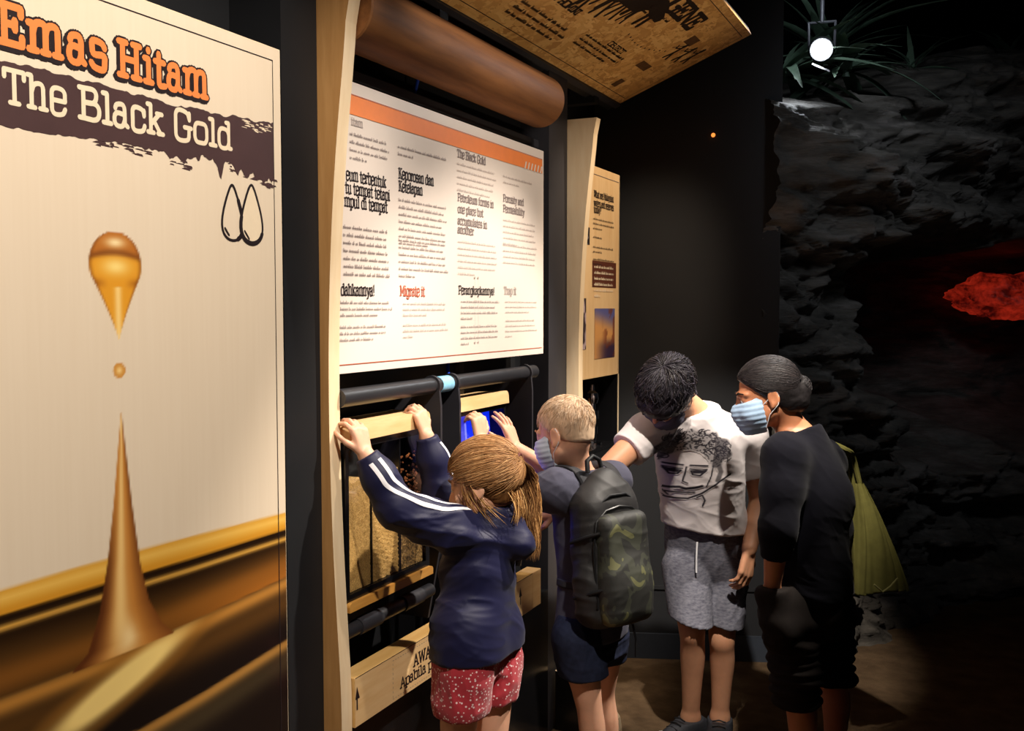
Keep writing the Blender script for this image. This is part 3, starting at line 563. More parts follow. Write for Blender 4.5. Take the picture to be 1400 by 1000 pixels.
# brush stroke band behind the title
p = wallprint(0.0006); r = random.Random(4)
bt = [(1.124, 2.02), (1.314, 2.025), (1.501, 2.02), (1.635, 2.023), (1.806, 2.031)]
bo = [(1.12, 1.915), (1.204, 1.917), (1.37, 1.925), (1.528, 1.917), (1.633, 1.916), (1.803, 1.91)]
ys = np.linspace(Y0 + 0.002, 1.810, 260)
btv = ip([(0.3, bt[0][1])] + bt, ys) + 0.004 * fbm(np.stack([ys * 40, 0 * ys, 0 * ys], -1), 3, 2); bov = ip([(0.3, bo[0][1])] + bo, ys)
rag = 0.016 * fbm(np.stack([ys * 55, 0 * ys, 0 * ys], -1), 4, 12) * sstep(1.35, 1.62, ys) + 0.002 * fbm(np.stack([ys * 90, 0 * ys, 0 * ys], -1), 2, 3)
bov = bov + rag
for k in range(len(ys) - 1): p.add([(ys[k], bov[k]), (ys[k + 1], bov[k + 1]), (ys[k + 1], btv[k + 1]), (ys[k], btv[k])])
for a, b, n_ in ((1.30, 1.55, 26), (1.62, 1.80, 24)):
    for _ in range(n_):
        y = r.uniform(a, b); z = float(np.interp(y, ys, bov)) - r.uniform(0.002, 0.016); l = r.uniform(0.006, 0.03); h = r.uniform(0.001, 0.003)
        p.add([(y, z), (y + l, z - h * 0.6), (y + l * 0.9, z + h), (y + l * 0.3, z + h * 1.3)])
p.build('brush_band', M['print_band'], gb)
p = wallprint(0.0009)
for _ in range(26):
    y = r.uniform(1.70, 1.80); z = float(np.interp(y, ys, btv)) - r.uniform(0.004, 0.022); l = r.uniform(0.006, 0.022); h = r.uniform(0.0008, 0.0022)
    p.add([(y, z), (y + l, z - h * 0.6), (y + l * 0.9, z + h), (y + l * 0.3, z + h * 1.2)])
p.build('brush_gap', M['print_cream'], gb, 'stuff')
# titles
ea, eb, ec = (1.124, 2.025), (1.35, 2.051), (1.36, 2.051)
ed = (1.612, 2.047)
for word, a0, b0, a1, cap in (('Emas', ea[0] - 0.004, 2.051, eb[0] - 0.006, 0.060), ('Hitam', ec[0] + 0.006, 2.050, ed[0] - 0.004, 0.060)):
    p = wallprint(0.0018); p.text(word, a0, b0, a1, cap, 1.4, (0, 0), 0.88); o = p.build('title_word', M['print_orange'], gb)
    p = wallprint(0.0013); p.text(word, a0, b0, a1, cap, 2.3, (0, 0), 0.88); p.text(word, a0, b0, a1, cap, 2.3, (-0.004, -0.004), 0.88)
    q = p.build('word_outline', M['print_'], o); q.matrix_parent_inverse = Matrix.Identity(4); q.location = (0, 0, 0)
s0, s1, s2, s3, s4, s5 = (1.122, 1.953), (1.253, 1.957), (1.276, 1.952), (1.48, 1.955), (1.503, 1.953), (1.674, 1.956)
for word, a0, b0, a1 in (('The', s0[0] + 0.004, 1.956, s1[0]), ('Black', s2[0], 1.9565, s3[0]), ('Gold', s4[0], 1.957, s5[0])):
    p = wallprint(0.0014); p.text(word, a0, b0, a1, 0.052, 1.15, (0, 0), 0.92); p.build('subtitle_word', M['print_cream'], gb)
# line frame and the two outlined drops
p = wallprint(0.0008); p.line([(Y0, 2.172), (1.809, 2.172), (1.809, Z0)], 0.0022, True); p.build('border_line', M['print_'], gb)
def dropline(cy, cz, s):
    pts = []
    for k in range(33):
        t = k / 32 * 2 * math.pi; x = math.sin(t); z = -math.cos(t)
        k2 = (1 + z) / 2; wx = x * (1 - 0.62 * k2 ** 1.2) * 0.95
        pts.append((cy + wx * 0.044 * s, cz + (z * 0.62 + 0.38 * k2 ** 2) * 0.072 * s))
    return pts
oa, ob = (1.666, 1.81), (1.727, 1.81)
p = wallprint(0.0008); dl = dropline(oa[0] + 0.004, oa[1], 1.0); p.line(dl, 0.006)
p.line([(q[0], q[1]) for q in dl[2:12]], 0.010); p.line([(oa[0] - 0.020, oa[1] - 0.020), (oa[0] - 0.008, oa[1] - 0.034)], 0.005); p.build('drop_outline', M['print_'], gb)
p = wallprint(0.0011); dl = dropline(ob[0] + 0.004, ob[1] + 0.001, 1.08)
p.add(dl[:-1]); p.build('drop_fill', M['print_cream'], gb)
p = wallprint(0.0014); p.line(dl, 0.006); p.line(dl[-9:] + dl[:6], 0.010); p.line([(ob[0] - 0.020, ob[1] - 0.022), (ob[0] - 0.006, ob[1] - 0.038)], 0.005); p.build('drop_outline', M['print_'], gb)

# ------------------------------------------------------------------ interactive exhibit stand: posts, back boards and the two curved plywood fins
FPROF = [(0.0, 0.175), (0.30, 0.180), (0.52, 0.207), (0.60, 0.204), (0.75, 0.194), (0.95, 0.182), (1.15, 0.174), (1.35, 0.170), (1.50, 0.170), (1.68, 0.175), (1.86, 0.185), (2.02, 0.199), (2.16, 0.214), (2.28, 0.230), (2.355, 0.242)]
st = thing('exhibit_stand', 'black exhibit stand between two curved plywood fins', 'stand', (0.0, 2.8, 0.0))
def fin(y0, y1, zt, xoff, foot):
    q = np.array(FPROF); zs = np.r_[np.linspace(0.0, zt, 40)]
    xs = np.interp(zs, q[:, 0], q[:, 1]); xs = np.convolve(np.pad(xs, 3, 'edge'), np.ones(7) / 7, 'valid'); xs[-1] = np.interp(zt, q[:, 0], q[:, 1]); xs = xs + xoff
    pts = [(0.10, y0, 0.0)] + [(x, y0, z) for x, z in zip(xs, zs)] + [(0.10, y0, zt)]
    core = MB().prism(pts, (0, y1 - y0, 0)).build('fin', M['ply'] if foot else M['ply_face'], st)  # face colour carries the light: pale lit far fin, darker shaded near fin
    b = MB(); front = [(x + 0.0004, z) for x, z in zip(xs, zs)]
    for (x0, z0), (x1, z1) in zip(front[:-1], front[1:]):
        b.poly([(x0, y0, z0), (x0, y1, z0), (x1, y1, z1), (x1, y0, z1)])
    e = b.build('edge_band', M['ply'], core); e.matrix_parent_inverse = Matrix.Identity(4); e.location = (0, 0, 0)
    return core
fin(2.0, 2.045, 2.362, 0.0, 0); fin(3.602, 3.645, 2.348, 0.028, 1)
MB().box((0.0, 1.862, 0.0), (0.148, 1.998, 3.2)).build('post', M['black'], st)
MB().box((0.0, 3.42, 0.0), (0.150, 3.600, 2.62)).build('post', M['post'], st)
MB().box((0.0, 2.047, 0.0), (0.035, 3.419, 2.62)).build('back_board', M['black'], st)
MB().box((0.035, 2.047, 2.47), (0.12, 3.419, 2.60), 0.004).build('header_rail', M['post'], st)
MB().box((0.035, 2.047, 2.215), (0.11, 3.419, 2.245), 0.003).build('header_rail', M['post'], st)
MB().box((0.035, 2.047, 0.0), (0.150, 3.419, 0.56)).build('plinth', M['black_gloss'], st)
for y in (2.18, 2.90): MB().box((0.036, y, 0.56), (0.052, y + 0.03, 2.21)).build('upright_strip', M['post'], st)

# curved foot at the far end, black with a pale plywood edge
ft = thing('stand_foot', 'low black stand foot with a pale plywood edge on the floor', 'foot', (0.2, 3.5, 0.0))
fp = [(0.16, 0.0), (0.16, 0.232), (0.20, 0.222), (0.26, 0.190), (0.34, 0.145), (0.385, 0.112), (0.408, 0.080), (0.415, 0.04), (0.415, 0.0)]
MB().prism([(x, 3.47, z) for x, z in fp], (0, 0.035, 0)).build('foot_board', M['black_gloss'], ft)
b = MB()
for (x0, z0), (x1, z1) in zip(fp[1:-1], fp[2:]):
    nx_, nz2 = (z1 - z0), -(x1 - x0); l = math.hypot(nx_, nz2) or 1; nx_, nz2 = -nx_ / l * 0.002, -nz2 / l * 0.002
    b.poly([(x0 + nx_, 3.466, z0 + nz2), (x1 + nx_, 3.466, z1 + nz2), (x1 + nx_, 3.509, z1 + nz2), (x0 + nx_, 3.509, z0 + nz2)])
b.build('edge_band', M['ply'], ft)
MB().box((0.418, 3.30, 0.0), (0.54, 3.46, 0.03), 0.004).build('cross_foot', M['black_gloss'], ft)

# text panel
tp = thing('text_panel', 'white bilingual text panel with an orange top band above the tilting tanks', 'sign', (0.14, 2.7, 1.46))
MB().box((0.13, 2.047, 1.458), (XB - 0.001, 3.338, 2.190), 0.001, 1).build('board', M['sheet'], tp)
for y in (2.3, 3.1): MB().box((0.052, y, 1.6), (0.13, y + 0.04, 2.05)).build('standoff', M['post'], tp)
p = wallprint(0.0004)
def rect(p, y0, y1, z0, z1): p.rect(y0, z0, y1, z1)
rect(p, 2.047, 3.322, 2.108, 2.156); p.build('orange_band', M['print_orange'], tp)
p = wallprint(0.0009)
for k in range(6):
    y = 3.165 + k * 0.027; p.add([(y, 2.106), (y + 0.010, 2.106), (y + 0.021, 2.132), (y + 0.011, 2.132)])
p.build('hatch_stripe', M['sheet'], tp, 'stuff')
p = wallprint(0.0005); p.line([(2.047, 1.481), (3.322, 1.481)], 0.0022, False); p.build('border_line', M['print_red'], tp); p = wallprint(0.0005); p.line([(2.047, 2.158), (3.322, 2.158)], 0.0016, False); p.build('border_line', M['print_red'], tp)
def head(s, m, a, b, cap, w=1.15):
    p = wallprint(0.0006); p.text(s, a[0], a[1], b[0], cap, w); return p.build('heading', m, tp, 'stuff')
DK, GR, RD, LT = M['print_'], M['print_grey'], M['print_red'], M['print_light']
head('itam', LT, (2.115, 2.083), (2.168, 2.084), 0.018)
head('eum terbentuk', DK, (2.091, 1.944), (2.277, 1.948), 0.027, 1.3)
head('tu tempat tetapi', DK, (2.087, 1.911), (2.295, 1.917), 0.027, 1.3)
head('mpul di tempat', DK, (2.083, 1.878), (2.283, 1.885), 0.027, 1.3)
head('Keporosan dan', DK, (2.34, 1.977), (2.533, 1.981), 0.026, 1.3)
head('Ketelapan', DK, (2.34, 1.943), (2.469, 1.947), 0.026, 1.3)
head('The Black Gold', GR, (2.676, 2.08), (2.868, 2.088), 0.022, 1.2)
head('Petroleum forms in', GR, (2.68, 1.949), (2.926, 1.952), 0.022)
head('one place but', GR, (2.68, 1.914), (2.852, 1.918), 0.022)
head('accumulates in', GR, (2.679, 1.879), (2.878, 1.882), 0.022)
head('another', GR, (2.679, 1.852), (2.786, 1.851), 0.022)
head('Porosity and', GR, (2.998, 1.978), (3.162, 1.981), 0.022)
head('Permeability', GR, (2.998, 1.944), (3.168, 1.947), 0.022)
head('dahkannya!', DK, (2.064, 1.656), (2.216, 1.662), 0.027, 1.3)
head('Migrate it', RD, (2.344, 1.658), (2.479, 1.664), 0.026, 1.2)
head('Perangkapkannya!', DK, (2.683, 1.667), (2.931, 1.673), 0.024, 1.1)
head('Trap it', LT, (3.003, 1.671), (3.102, 1.675), 0.024)
def rowsx(m, a, b, n, pitch, h=0.0085, last=0.6, seed=1, fill=0.5):
    p = wallprint(0.0006); p.rows(a[0], a[1], b[0], n, pitch, h, fill, last, seed); return p.build('body_text', m, tp, 'stuff')
rowsx(GR, (2.108, 2.055), (2.304, 2.072), 4, 0.0195, 0.009, 0.4, 1)
rowsx(GR, (2.337, 2.057), (2.612, 2.063), 2, 0.0195, 0.009, 0.3, 2)
rowsx(LT, (2.676, 2.056), (2.953, 2.064), 5, 0.0195, 0.008, 0.8, 3)
rowsx(LT, (2.998, 2.057), (3.256, 2.067), 2, 0.0195, 0.008, 0.5, 4)
rowsx(GR, (2.076, 1.821), (2.297, 1.826), 7, 0.0195, 0.010, 0.98, 5)
rowsx(GR, (2.339, 1.914), (2.611, 1.912), 7, 0.0195, 0.009, 0.6, 6)
rowsx(GR, (2.338, 1.805), (2.624, 1.807), 6, 0.0195, 0.009, 0.3, 7)
rowsx(LT, (2.679, 1.822), (2.964, 1.824), 6, 0.0195, 0.008, 0.4, 8)
rowsx(LT, (2.998, 1.913), (3.276, 1.917), 5, 0.0195, 0.008, 0.4, 9)
rowsx(LT, (2.997, 1.831), (3.289, 1.837), 4, 0.0195, 0.008, 0.9, 10)
rowsx(GR, (2.06, 1.633), (2.302, 1.632), 3, 0.016, 0.0085, 0.7, 11)
rowsx(GR, (2.056, 1.571), (2.283, 1.571), 3, 0.016, 0.0085, 0.7, 12)
rowsx(LT, (2.359, 1.632), (2.622, 1.635), 3, 0.016, 0.008, 0.5, 13)
rowsx(LT, (2.358, 1.572), (2.631, 1.572), 3, 0.016, 0.008, 0.2, 14)
rowsx(GR, (2.697, 1.64), (2.969, 1.642), 4, 0.0175, 0.008, 0.3, 15)
rowsx(GR, (2.696, 1.562), (2.969, 1.564), 4, 0.0175, 0.008, 0.2, 16)
rowsx(LT, (3.014, 1.642), (3.29, 1.644), 3, 0.0175, 0.007, 0.7, 17)
rowsx(LT, (3.014, 1.578), (3.283, 1.583), 4, 0.0175, 0.007, 0.2, 18)
p = wallprint(0.0006)
for x in (2.790, 2.813):
    for k in range(34): p.rect(x, 1.72 - k * 0.0062, x + 0.0016, 1.7232 - k * 0.0062)
    p.rect(x - 0.004, 1.716, x + 0.004, 1.722); p.rect(x - 0.004, 1.512, x + 0.004, 1.518)
p.build('dotted_rule', LT, tp, 'stuff')

# wooden log over the panel
lg = thing('wooden_tube', 'large round wood veneer tube lying along the top of the stand', 'beam', (0.2, 2.7, 2.35))
MB().lathe((0.185, 2.049, 2.35), (0, 1, 0), [(0, 0.086), (0.004, 0.090), (1.214, 0.090), (1.222, 0.086)], 48).build('tube_body', M['walnut'], lg, smooth=True)
for y in (2.3, 3.0): MB().box((0.05, y, 2.32), (0.12, y + 0.05, 2.38)).build('wall_bracket', M['post'], lg)

# pipe rail with bracket plates
pr_ = thing('pipe_rail', 'black pipe rail carried by tall bracket plates under the text panel', 'rail', (0.17, 2.6, 0.75))
def pipe(y0, y1, x, z, r, nm='pipe', m=None): return MB().tube([(x, y0, z), (x, y1, z)], r, 20).build(nm, m or M['pipe'], pr_, smooth=True)
PX_, PZ_ = 0.165, 1.398
pipe(2.047, 3.245, PX_, PZ_, 0.0235)
def bracket(y0, y1):
    c = [(PX_ + 0.030 * math.cos(a), PZ_ + 0.030 * math.sin(a)) for a in np.linspace(-0.5, math.pi * 0.75, 12)]
    pts = c + [(0.040, PZ_ - 0.06), (0.040, 0.71), (0.150, 0.71), (0.196, 0.95), (0.196, PZ_ - 0.06)]
    return MB().prism([(x, y0, z) for x, z in pts], (0, y1 - y0, 0)).build('bracket_plate', M['post'], pr_)
for y in (2.512, 2.628, 3.165): bracket(y, y + 0.010)
MB().tube([(PX_, 2.545, PZ_), (PX_, 2.612, PZ_)], 0.0245, 20).build('tape_sleeve', M['bluelabel'], pr_, smooth=True)['label'] = 'pale blue tape sleeve'
pipe(2.047, 2.50, 0.165, 0.800, 0.019, 'lower_pipe'); pipe(2.66, 3.16, 0.165, 0.800, 0.019, 'lower_pipe')
for y in (2.12, 2.34): MB().tube([(0.165, y, 0.800), (0.165, y + 0.10, 0.800)], 0.0225, 20).build('grip_sleeve', M['post'], pr_, smooth=True)
cb = MB().tube([(0.125, 2.56, 2.46), (0.118, 2.575, 2.40), (0.060, 2.60, 2.25), (0.06, 2.799, 1.51), (0.085, 2.758, 1.461), (0.115, 2.703, 1.446), (0.135, 2.671, 1.417), (0.15, 2.648, 1.401)], 0.0055, 8).build('blue_cord', M['bluecable'], smooth=True)
tag(cb, 'blue cord hanging behind the text panel down to the pipe rail', 'cord')

# ---- tilting tanks
def rail(y0, y1, x0, x1, z0, z1, root, nm, m):
    r = min(0.018, (z1 - z0) * 0.42)
    arc = lambda cy, cz, a0: [(cy + r * math.cos(a), cz + r * math.sin(a)) for a in np.linspace(a0, a0 + math.pi / 2, 5)]
    pts = arc(y1 - r, z1 - r, 0) + arc(y0 + r, z1 - r, math.pi / 2) + [(y0, z0), (y1, z0)]
    return MB().prism([(x0, y, z) for y, z in pts], (x1 - x0, 0, 0)).build(nm, m, root)
TX0, TX1 = 0.085, 0.182
t1 = thing('tilting_tank', 'glass tank of gold sand with maple top rail, gripped by the girl', 'tank', (0.14, 2.25, 0.85))
rail(2.052, 2.452, TX0, TX1 + 0.014, 1.288, 1.332, t1, 'top_rail', M['maple'])
rail(2.052, 2.472, TX0, TX1 + 0.010, 0.858, 0.882, t1, 'bottom_rail', M['amber'])
fr = MB()
fr.box((TX0, 2.052, 0.882), (TX1, 2.066, 1.288)); fr.box((TX0, 2.448, 0.882), (TX1, 2.468, 1.288)); fr.box((TX0, 2.066, 1.268), (TX1, 2.448, 1.288)); fr.box((TX0, 2.066, 0.882), (TX1, 2.448, 0.900))
fr.build('tank_frame', M['black_gloss'], t1)
MB().box((TX0, 2.066, 0.900), (TX0 + 0.008, 2.448, 1.268)).build('tank_back', M['black'], t1)
MB().box((TX1 - 0.006, 2.066, 0.900), (TX1 - 0.001, 2.448, 1.268)).build('glass_pane', M['glass'], t1)
for y in (2.176, 2.318): MB().box((TX0 + 0.008, y, 0.900), (TX1 - 0.007, y + 0.006, 1.268)).build('divider', M['black_gloss'], t1)
def fill(y0, y1, ztop, m, ridge, seed, slope=0.0):
    ys = np.linspace(y0, y1, 30); zs = np.linspace(0.901, ztop, 60); Y, Z = np.meshgrid(ys, zs, indexing='ij')
    k = (Z - 0.901) / (ztop - 0.901); zt = ztop + slope * (Y - y0) / (y1 - y0) + 0.006 * vnoise(np.stack([Y * 30, 0 * Y, 0 * Y + seed], -1), seed)
    Z2 = 0.901 + k * (zt - 0.901)
    X = TX1 - 0.010 + 0.0014 * vnoise(np.stack([Y * 180, Z * 180, 0 * Y], -1), seed)
    if ridge: X = X - 0.004 * (0.5 + 0.5 * np.sin((Z2 + (Y - y0) * 0.35) * 2 * math.pi / 0.012))
    n0, n1 = Y.shape; fv = np.stack([X, Y, Z2], -1); bv = fv.copy(); bv[..., 0] = TX0 + 0.010
    a = np.arange(n0 * n1).reshape(n0, n1); b2 = a + n0 * n1
    F = [np.stack([a[:-1, :-1], a[1:, :-1], a[1:, 1:], a[:-1, 1:]], -1).reshape(-1, 4), np.stack([b2[:-1, :-1], b2[:-1, 1:], b2[1:, 1:], b2[1:, :-1]], -1).reshape(-1, 4),
         np.stack([a[:-1, -1], a[1:, -1], b2[1:, -1], b2[:-1, -1]], -1)]
    o = link('sand_fill', np_mesh('sand_fill', np.vstack([fv.reshape(-1, 3), bv.reshape(-1, 3)]), np.vstack(F)), m); keep(o, t1); o['kind'] = 'stuff'
fill(2.068, 2.175, 1.190, M['sand'], False, 1, -0.01); fill(2.183, 2.317, 1.185, M['sand'], True, 2, 0.0); fill(2.325, 2.447, 1.02, M['sand_coarse'], False, 3, 0.0)
g = MB(); r = random.Random(3)
for _ in range(420):
    y, z = r.uniform(2.327, 2.444), 1.03 + abs(r.gauss(0, 0.085)); 
    if z > 1.22: continue
    bmesh.ops.create_icosphere(g.bm, subdivisions=1, radius=r.uniform(0.002, 0.0042), matrix=Matrix.Translation((TX1 - 0.012 - r.uniform(0, 0.012), y, z)))
g.build('granules', M['grain_brown'], t1, normals=False)['kind'] = 'stuff'

t2 = thing('tilting_tank', 'blue-lit glass tank with maple top rail, tilted by the boy', 'tank', (0.14, 2.8, 0.85))
rail(2.660, 3.045, TX0, TX1 + 0.014, 1.300, 1.343, t2, 'top_rail', M['maple']); rail(2.660, 3.045, TX0, TX1 + 0.010, 0.858, 0.882, t2, 'bottom_rail', M['amber'])
fr = MB()
fr.box((TX0, 2.660, 0.882), (TX1, 2.674, 1.300)); fr.box((TX0, 3.030, 0.882), (TX1, 3.045, 1.300)); fr.box((TX0, 2.674, 1.284), (TX1, 3.030, 1.300)); fr.box((TX0, 2.674, 0.882), (TX1, 3.030, 0.900))
fr.build('tank_frame', M['black_gloss'], t2)
MB().box((TX0 + 0.03, 2.674, 0.900), (TX0 + 0.04, 3.030, 1.284)).build('lit_panel', mat('blue_backlit_liquid', rgb(10, 20, 160), 0.3, emit=rgb(12, 48, 255), estr=1.0), t2)
MB().box((TX1 - 0.006, 2.674, 0.900), (TX1 - 0.001, 3.030, 1.284)).build('glass_pane', M['glass'], t2)
for y in (2.79, 2.91): MB().box((TX0 + 0.042, y, 0.900), (TX0 + 0.07, y + 0.012, 1.284)).build('divider', mat('pale_blue_divider', rgb(120, 130, 220), 0.3, emit=rgb(60, 70, 230), estr=0.5), t2)
t2.rotation_euler = (0, math.radians(-4), 0)

# bench ledge with the warning
bl = thing('wooden_ledge', 'long plywood ledge with a black warning notice below the tanks', 'ledge', (0.18, 2.6, 0.57))
BX = 0.207
MB().box((0.151, 2.047, 0.568), (BX, 3.145, 0.696), 0.0015, 1).build('ledge_box', mat('golden_plywood', rgb(216, 168, 98), 0.45, 0.4, coat=0.1, col2=rgb(230, 188, 122), vscale=10, stretch=(4, 0.5, 4)), bl)
MB().box((0.151, 3.148, 0.568), (BX - 0.001, 3.222, 0.696), 0.0015, 1).build('end_block', M['maple'], bl)
pl = lambda d: Print((BX + d, 0, 0), UY, UZ)
p = pl(0.0004); p.rect(2.0475, 0.5695, 3.144, 0.6945); p.build('front_face', M['maple'], bl)
p = pl(0.0008); p.line([(2.048, 0.6952), (3.144, 0.6952)], 0.002, False); p.build('seam_line', M['print_'], bl)
p = pl(0.0008); p.text('AWAS!', 2.332, 0.632, 2.462, 0.031, 1.3); p.text('Apabila pusing', 2.262, 0.595, 2.540, 0.027, 1.15); p.build('warning_text', M['print_'], bl, 'stuff')
p = pl(0.0008)
for k in range(30):
    y = 2.225 + k * 0.0125; p.rect(y, 0.682, y + 0.006, 0.6835); p.rect(y, 0.578, y + 0.006, 0.5795)
for k in range(8): p.rect(2.225, 0.582 + k * 0.0125, 2.2265, 0.588 + k * 0.0125)
p.build('dashed_border', M['print_grey'], bl, 'stuff')
for ya in (2.056, 3.043):
    p = pl(0.0008); p.rect(max(ya - 0.003, 2.048), 0.612, ya + 0.003, 0.645); p.add([(max(ya - 0.012, 2.048), 0.640), (ya + 0.012, 0.640), (ya, 0.672)]); p.build('arrow', M['print_'], bl)

# OSB canopy
oc = thing('canopy_board', 'chipboard canopy sign sloping over the stand with black printed figures', 'sign', (0.2, 2.5, 2.515))
cs, sn = math.cos(0.3893), math.sin(0.3893)
OU, OV, ON = (0, 1, 0), (cs, 0, sn), (sn, 0, -cs)
def obox(y0, y1, w0, w1, n0, n1):
    P = lambda y, w_, n_: (0.165 + cs * w_ + sn * n_, y, 2.515 + sn * w_ - cs * n_)
    return MB().prism([P(y0, w0, n0), P(y0, w1, n0), P(y0, w1, n1), P(y0, w0, n1)], (0, y1 - y0, 0))
obox(0.9, 4.178, 0.0, 0.609, -0.018, 0.0).build('board', M['osb'], oc)
obox(0.9, 4.178, -0.028, -0.002, -0.030, 0.010).build('frame_bar', M['post'], oc); obox(0.9, 4.178, 0.0, 0.609, -0.030, -0.019).build('backing', M['black'], oc)
obox(0.9, 4.178, -0.060, -0.034, -0.05, 0.0).build('frame_bar', M['black'], oc)
for y in (1.3, 2.6, 3.9): MB().box((0.0, y, 2.47), (0.15, y + 0.05, 2.50)).build('wall_arm', M['black'], oc)
osb = lambda d: Print((0.165 + sn * d, 0, 2.515 - cs * d), OU, OV)
PO = mat('burnt_black_ink', rgb(40, 28, 20), 0.6, 0.3, var=0.1)
p = osb(0.0006); p.line([(0.9, 0.035), (4.145, 0.035), (4.145, 0.575), (0.9, 0.575)], 0.003, False); p.build('border_line', PO, oc)
o1, o2 = (3.3834, 0.4474), (3.7693, 0.4921)
p = osb(0.0006); p.text('NEOGENE', o1[0] - 0.16, o1[1] - 0.005, o2[0] + 0.01, 0.075, 1.7); p.build('era_word', PO, oc, 'stuff')
p = osb(0.0006); c0, c1 = (3.0302, 0.2151), (3.1397, 0.2123); p.text('EARLY HOMINI', c0[0] - 0.2, c0[1], c1[0], 0.026, 1.8); p.build('caption_heading', PO, oc, 'stuff')
p = osb(0.0006); c0, c1 = (3.4993, 0.1959), (3.6414, 0.198); p.text('OBJECT', c0[0], c0[1], c1[0] + 0.02, 0.022, 1.6); p.build('caption_heading', PO, oc, 'stuff')
p = osb(0.0006)
c0, c1 = (2.8473, 0.1511), (3.2788, 0.165); p.rows(c0[0], c0[1] - 0.01, c1[0] - 0.02, 3, 0.030, 0.016, 0.8, 0.9, 21)
c0, c1 = (3.3275, 0.1742), (3.7251, 0.18); p.rows(c0[0], c0[1], c1[0], 3, 0.026, 0.014, 0.8, 0.8, 22)
c0, c1 = (3.3547, 0.4315), (3.7086, 0.422); p.rows(c0[0], c0[1], c1[0] - 0.1, 3, 0.028, 0.016, 0.8, 0.7, 23)
p.build('caption_text', PO, oc, 'stuff')
INKB = mat('faded_brown_ink', rgb(96, 66, 40), 0.6, 0.3, var=0.25, vscale=50)
for (c, L, H) in (((3.9065, 0.4196), 0.085, 0.050), ((3.8947, 0.2109), 0.11, 0.040), ((3.9268, 0.0826), 0.05, 0.05)):
    p = osb(0.0006); p.rect(c[0] - L / 2, c[1] - H / 2, c[0] + L / 2, c[1] + H / 2); p.build('ink_block', INKB, oc)
# running animals and hunters, plain silhouettes
def figure(pr, c, s, kind):
    L = lambda pts, w_: pr.line([(c[0] + a * s, c[1] + b * s) for a, b in pts], w_ * s)
    if kind == 0:   # hunter
        L([(0, 0), (0.12, 0.42), (0.10, 0.85)], 0.15); L([(0.34, 0), (0.12, 0.42)], 0.13); L([(0.10, 0.85), (0.12, 1.0)], 0.22); L([(0.10, 0.75), (-0.22, 0.62), (-0.34, 0.8)], 0.08); L([(-0.5, 0.55), (0.2, 1.05)], 0.04)
    elif kind == 1:  # grazing animal with long legs
        L([(-0.5, 0.62), (0.4, 0.66)], 0.36); L([(0.4, 0.7), (0.72, 1.0), (0.95, 0.92)], 0.17)
        for a, b in ((-0.55, -0.72), (-0.35, -0.40), (0.30, 0.24), (0.42, 0.56)): L([(a, 0.5), (b, 0.0)], 0.09)
    else:           # big hunched beast
        L([(-0.5, 0.55), (0.0, 0.75), (0.45, 0.6)], 0.52); L([(0.5, 0.6), (0.78, 0.48)], 0.30)
        for a, b in ((-0.55, -0.62), (-0.3, -0.28), (0.25, 0.22), (0.45, 0.5)): L([(a, 0.4), (b, 0.0)], 0.15)
for (c, s, k) in (((3.1353, 0.2533), 0.17, 1), ((3.2267, 0.2782), 0.15, 1), ((3.3142, 0.2901), 0.13, 1), ((3.4146, 0.3225), 0.15, 2), ((3.9141, 0.2926), 0.10, 0), ((3.9951, 0.3064), 0.10, 0), ((4.0626, 0.3256), 0.10, 0), ((3.0114, 0.2234), 0.17, 1)):
    p = osb(0.0006); figure(p, c, s, k); p.build('silhouette', PO, oc)
p = osb(0.0006); a, b = (3.5157, 0.2745), (3.8581, 0.3136)
for k in range(11):
    t = k / 10; y = a[0] + (b[0] - a[0]) * t; z = a[1] + (b[1] - a[1]) * t - 0.03 * math.sin(t * 3.1); p.rect(y, z, y + 0.008, z + 0.008)
p.build('dotted_trail', PO, oc, 'stuff')

# poster cabinet beyond the far fin
pc = thing('poster_cabinet', 'narrow amber lit poster cabinet with a dark niche beyond the far fin', 'cabinet', (0.1, 3.9, 0.0))
CY0, CY1 = 3.648, 4.180
MB().box((0.002, CY0, 1.335), (XB - 0.001, CY1, 2.205), 0.001, 1).build('poster_board', M['poster'], pc)
b = MB(); b.box((0.002, CY0, 1.035), (0.02, CY1 - 0.004, 1.335)); b.box((0.02, CY0, 1.02), (XB - 0.003, CY1 - 0.004, 1.035)); b.box((0.02, CY0, 1.035), (XB - 0.003, CY0 + 0.01, 1.335)); b.box((0.02, CY1 - 0.014, 1.035), (XB - 0.003, CY1 - 0.004, 1.335))
b.build('niche', M['black_gloss'], pc)
MB().box((XB - 0.012, CY1 - 0.0035, 1.02), (XB - 0.001, CY1 + 0.004, 1.335)).build('edge_strip', M['ply'], pc)
MB().box((0.002, CY0, 0.0), (XB - 0.004, CY1, 1.02)).build('base_cupboard', M['black'], pc)
p = wallprint(0.0005); p.line([(CY0, 2.172), (CY1 - 0.012, 2.172), (CY1 - 0.012, 1.345)], 0.002, False); p.build('border_line', GR, pc)
def ph(s, a, b, cap, w=1.4):
    p = wallprint(0.0006); p.text(s, a[0], a[1], b[0], cap, w); p.build('heading', DK, pc, 'stuff')
ph('What are Malaysian', (3.856, 2.08), (4.099, 2.089), 0.026); ph('waters and reserves', (3.856, 2.044), (4.1, 2.054), 0.026); ph('today?', (3.857, 2.017), (3.944, 2.019), 0.026)
p = wallprint(0.0006); q0, q1 = (3.849, 1.987), (4.111, 1.989)
for k, n_ in ((0, 3), (0.075, 1), (0.115, 2), (0.165, 2)): p.rows(q0[0], q0[1] - k, q1[0], n_, 0.0195, 0.009, 0.6, 0.4, int(30 + k * 100))
p.build('body_text', DK, pc, 'stuff')
q0, q1 = (3.842, 1.82), (4.135, 1.712)
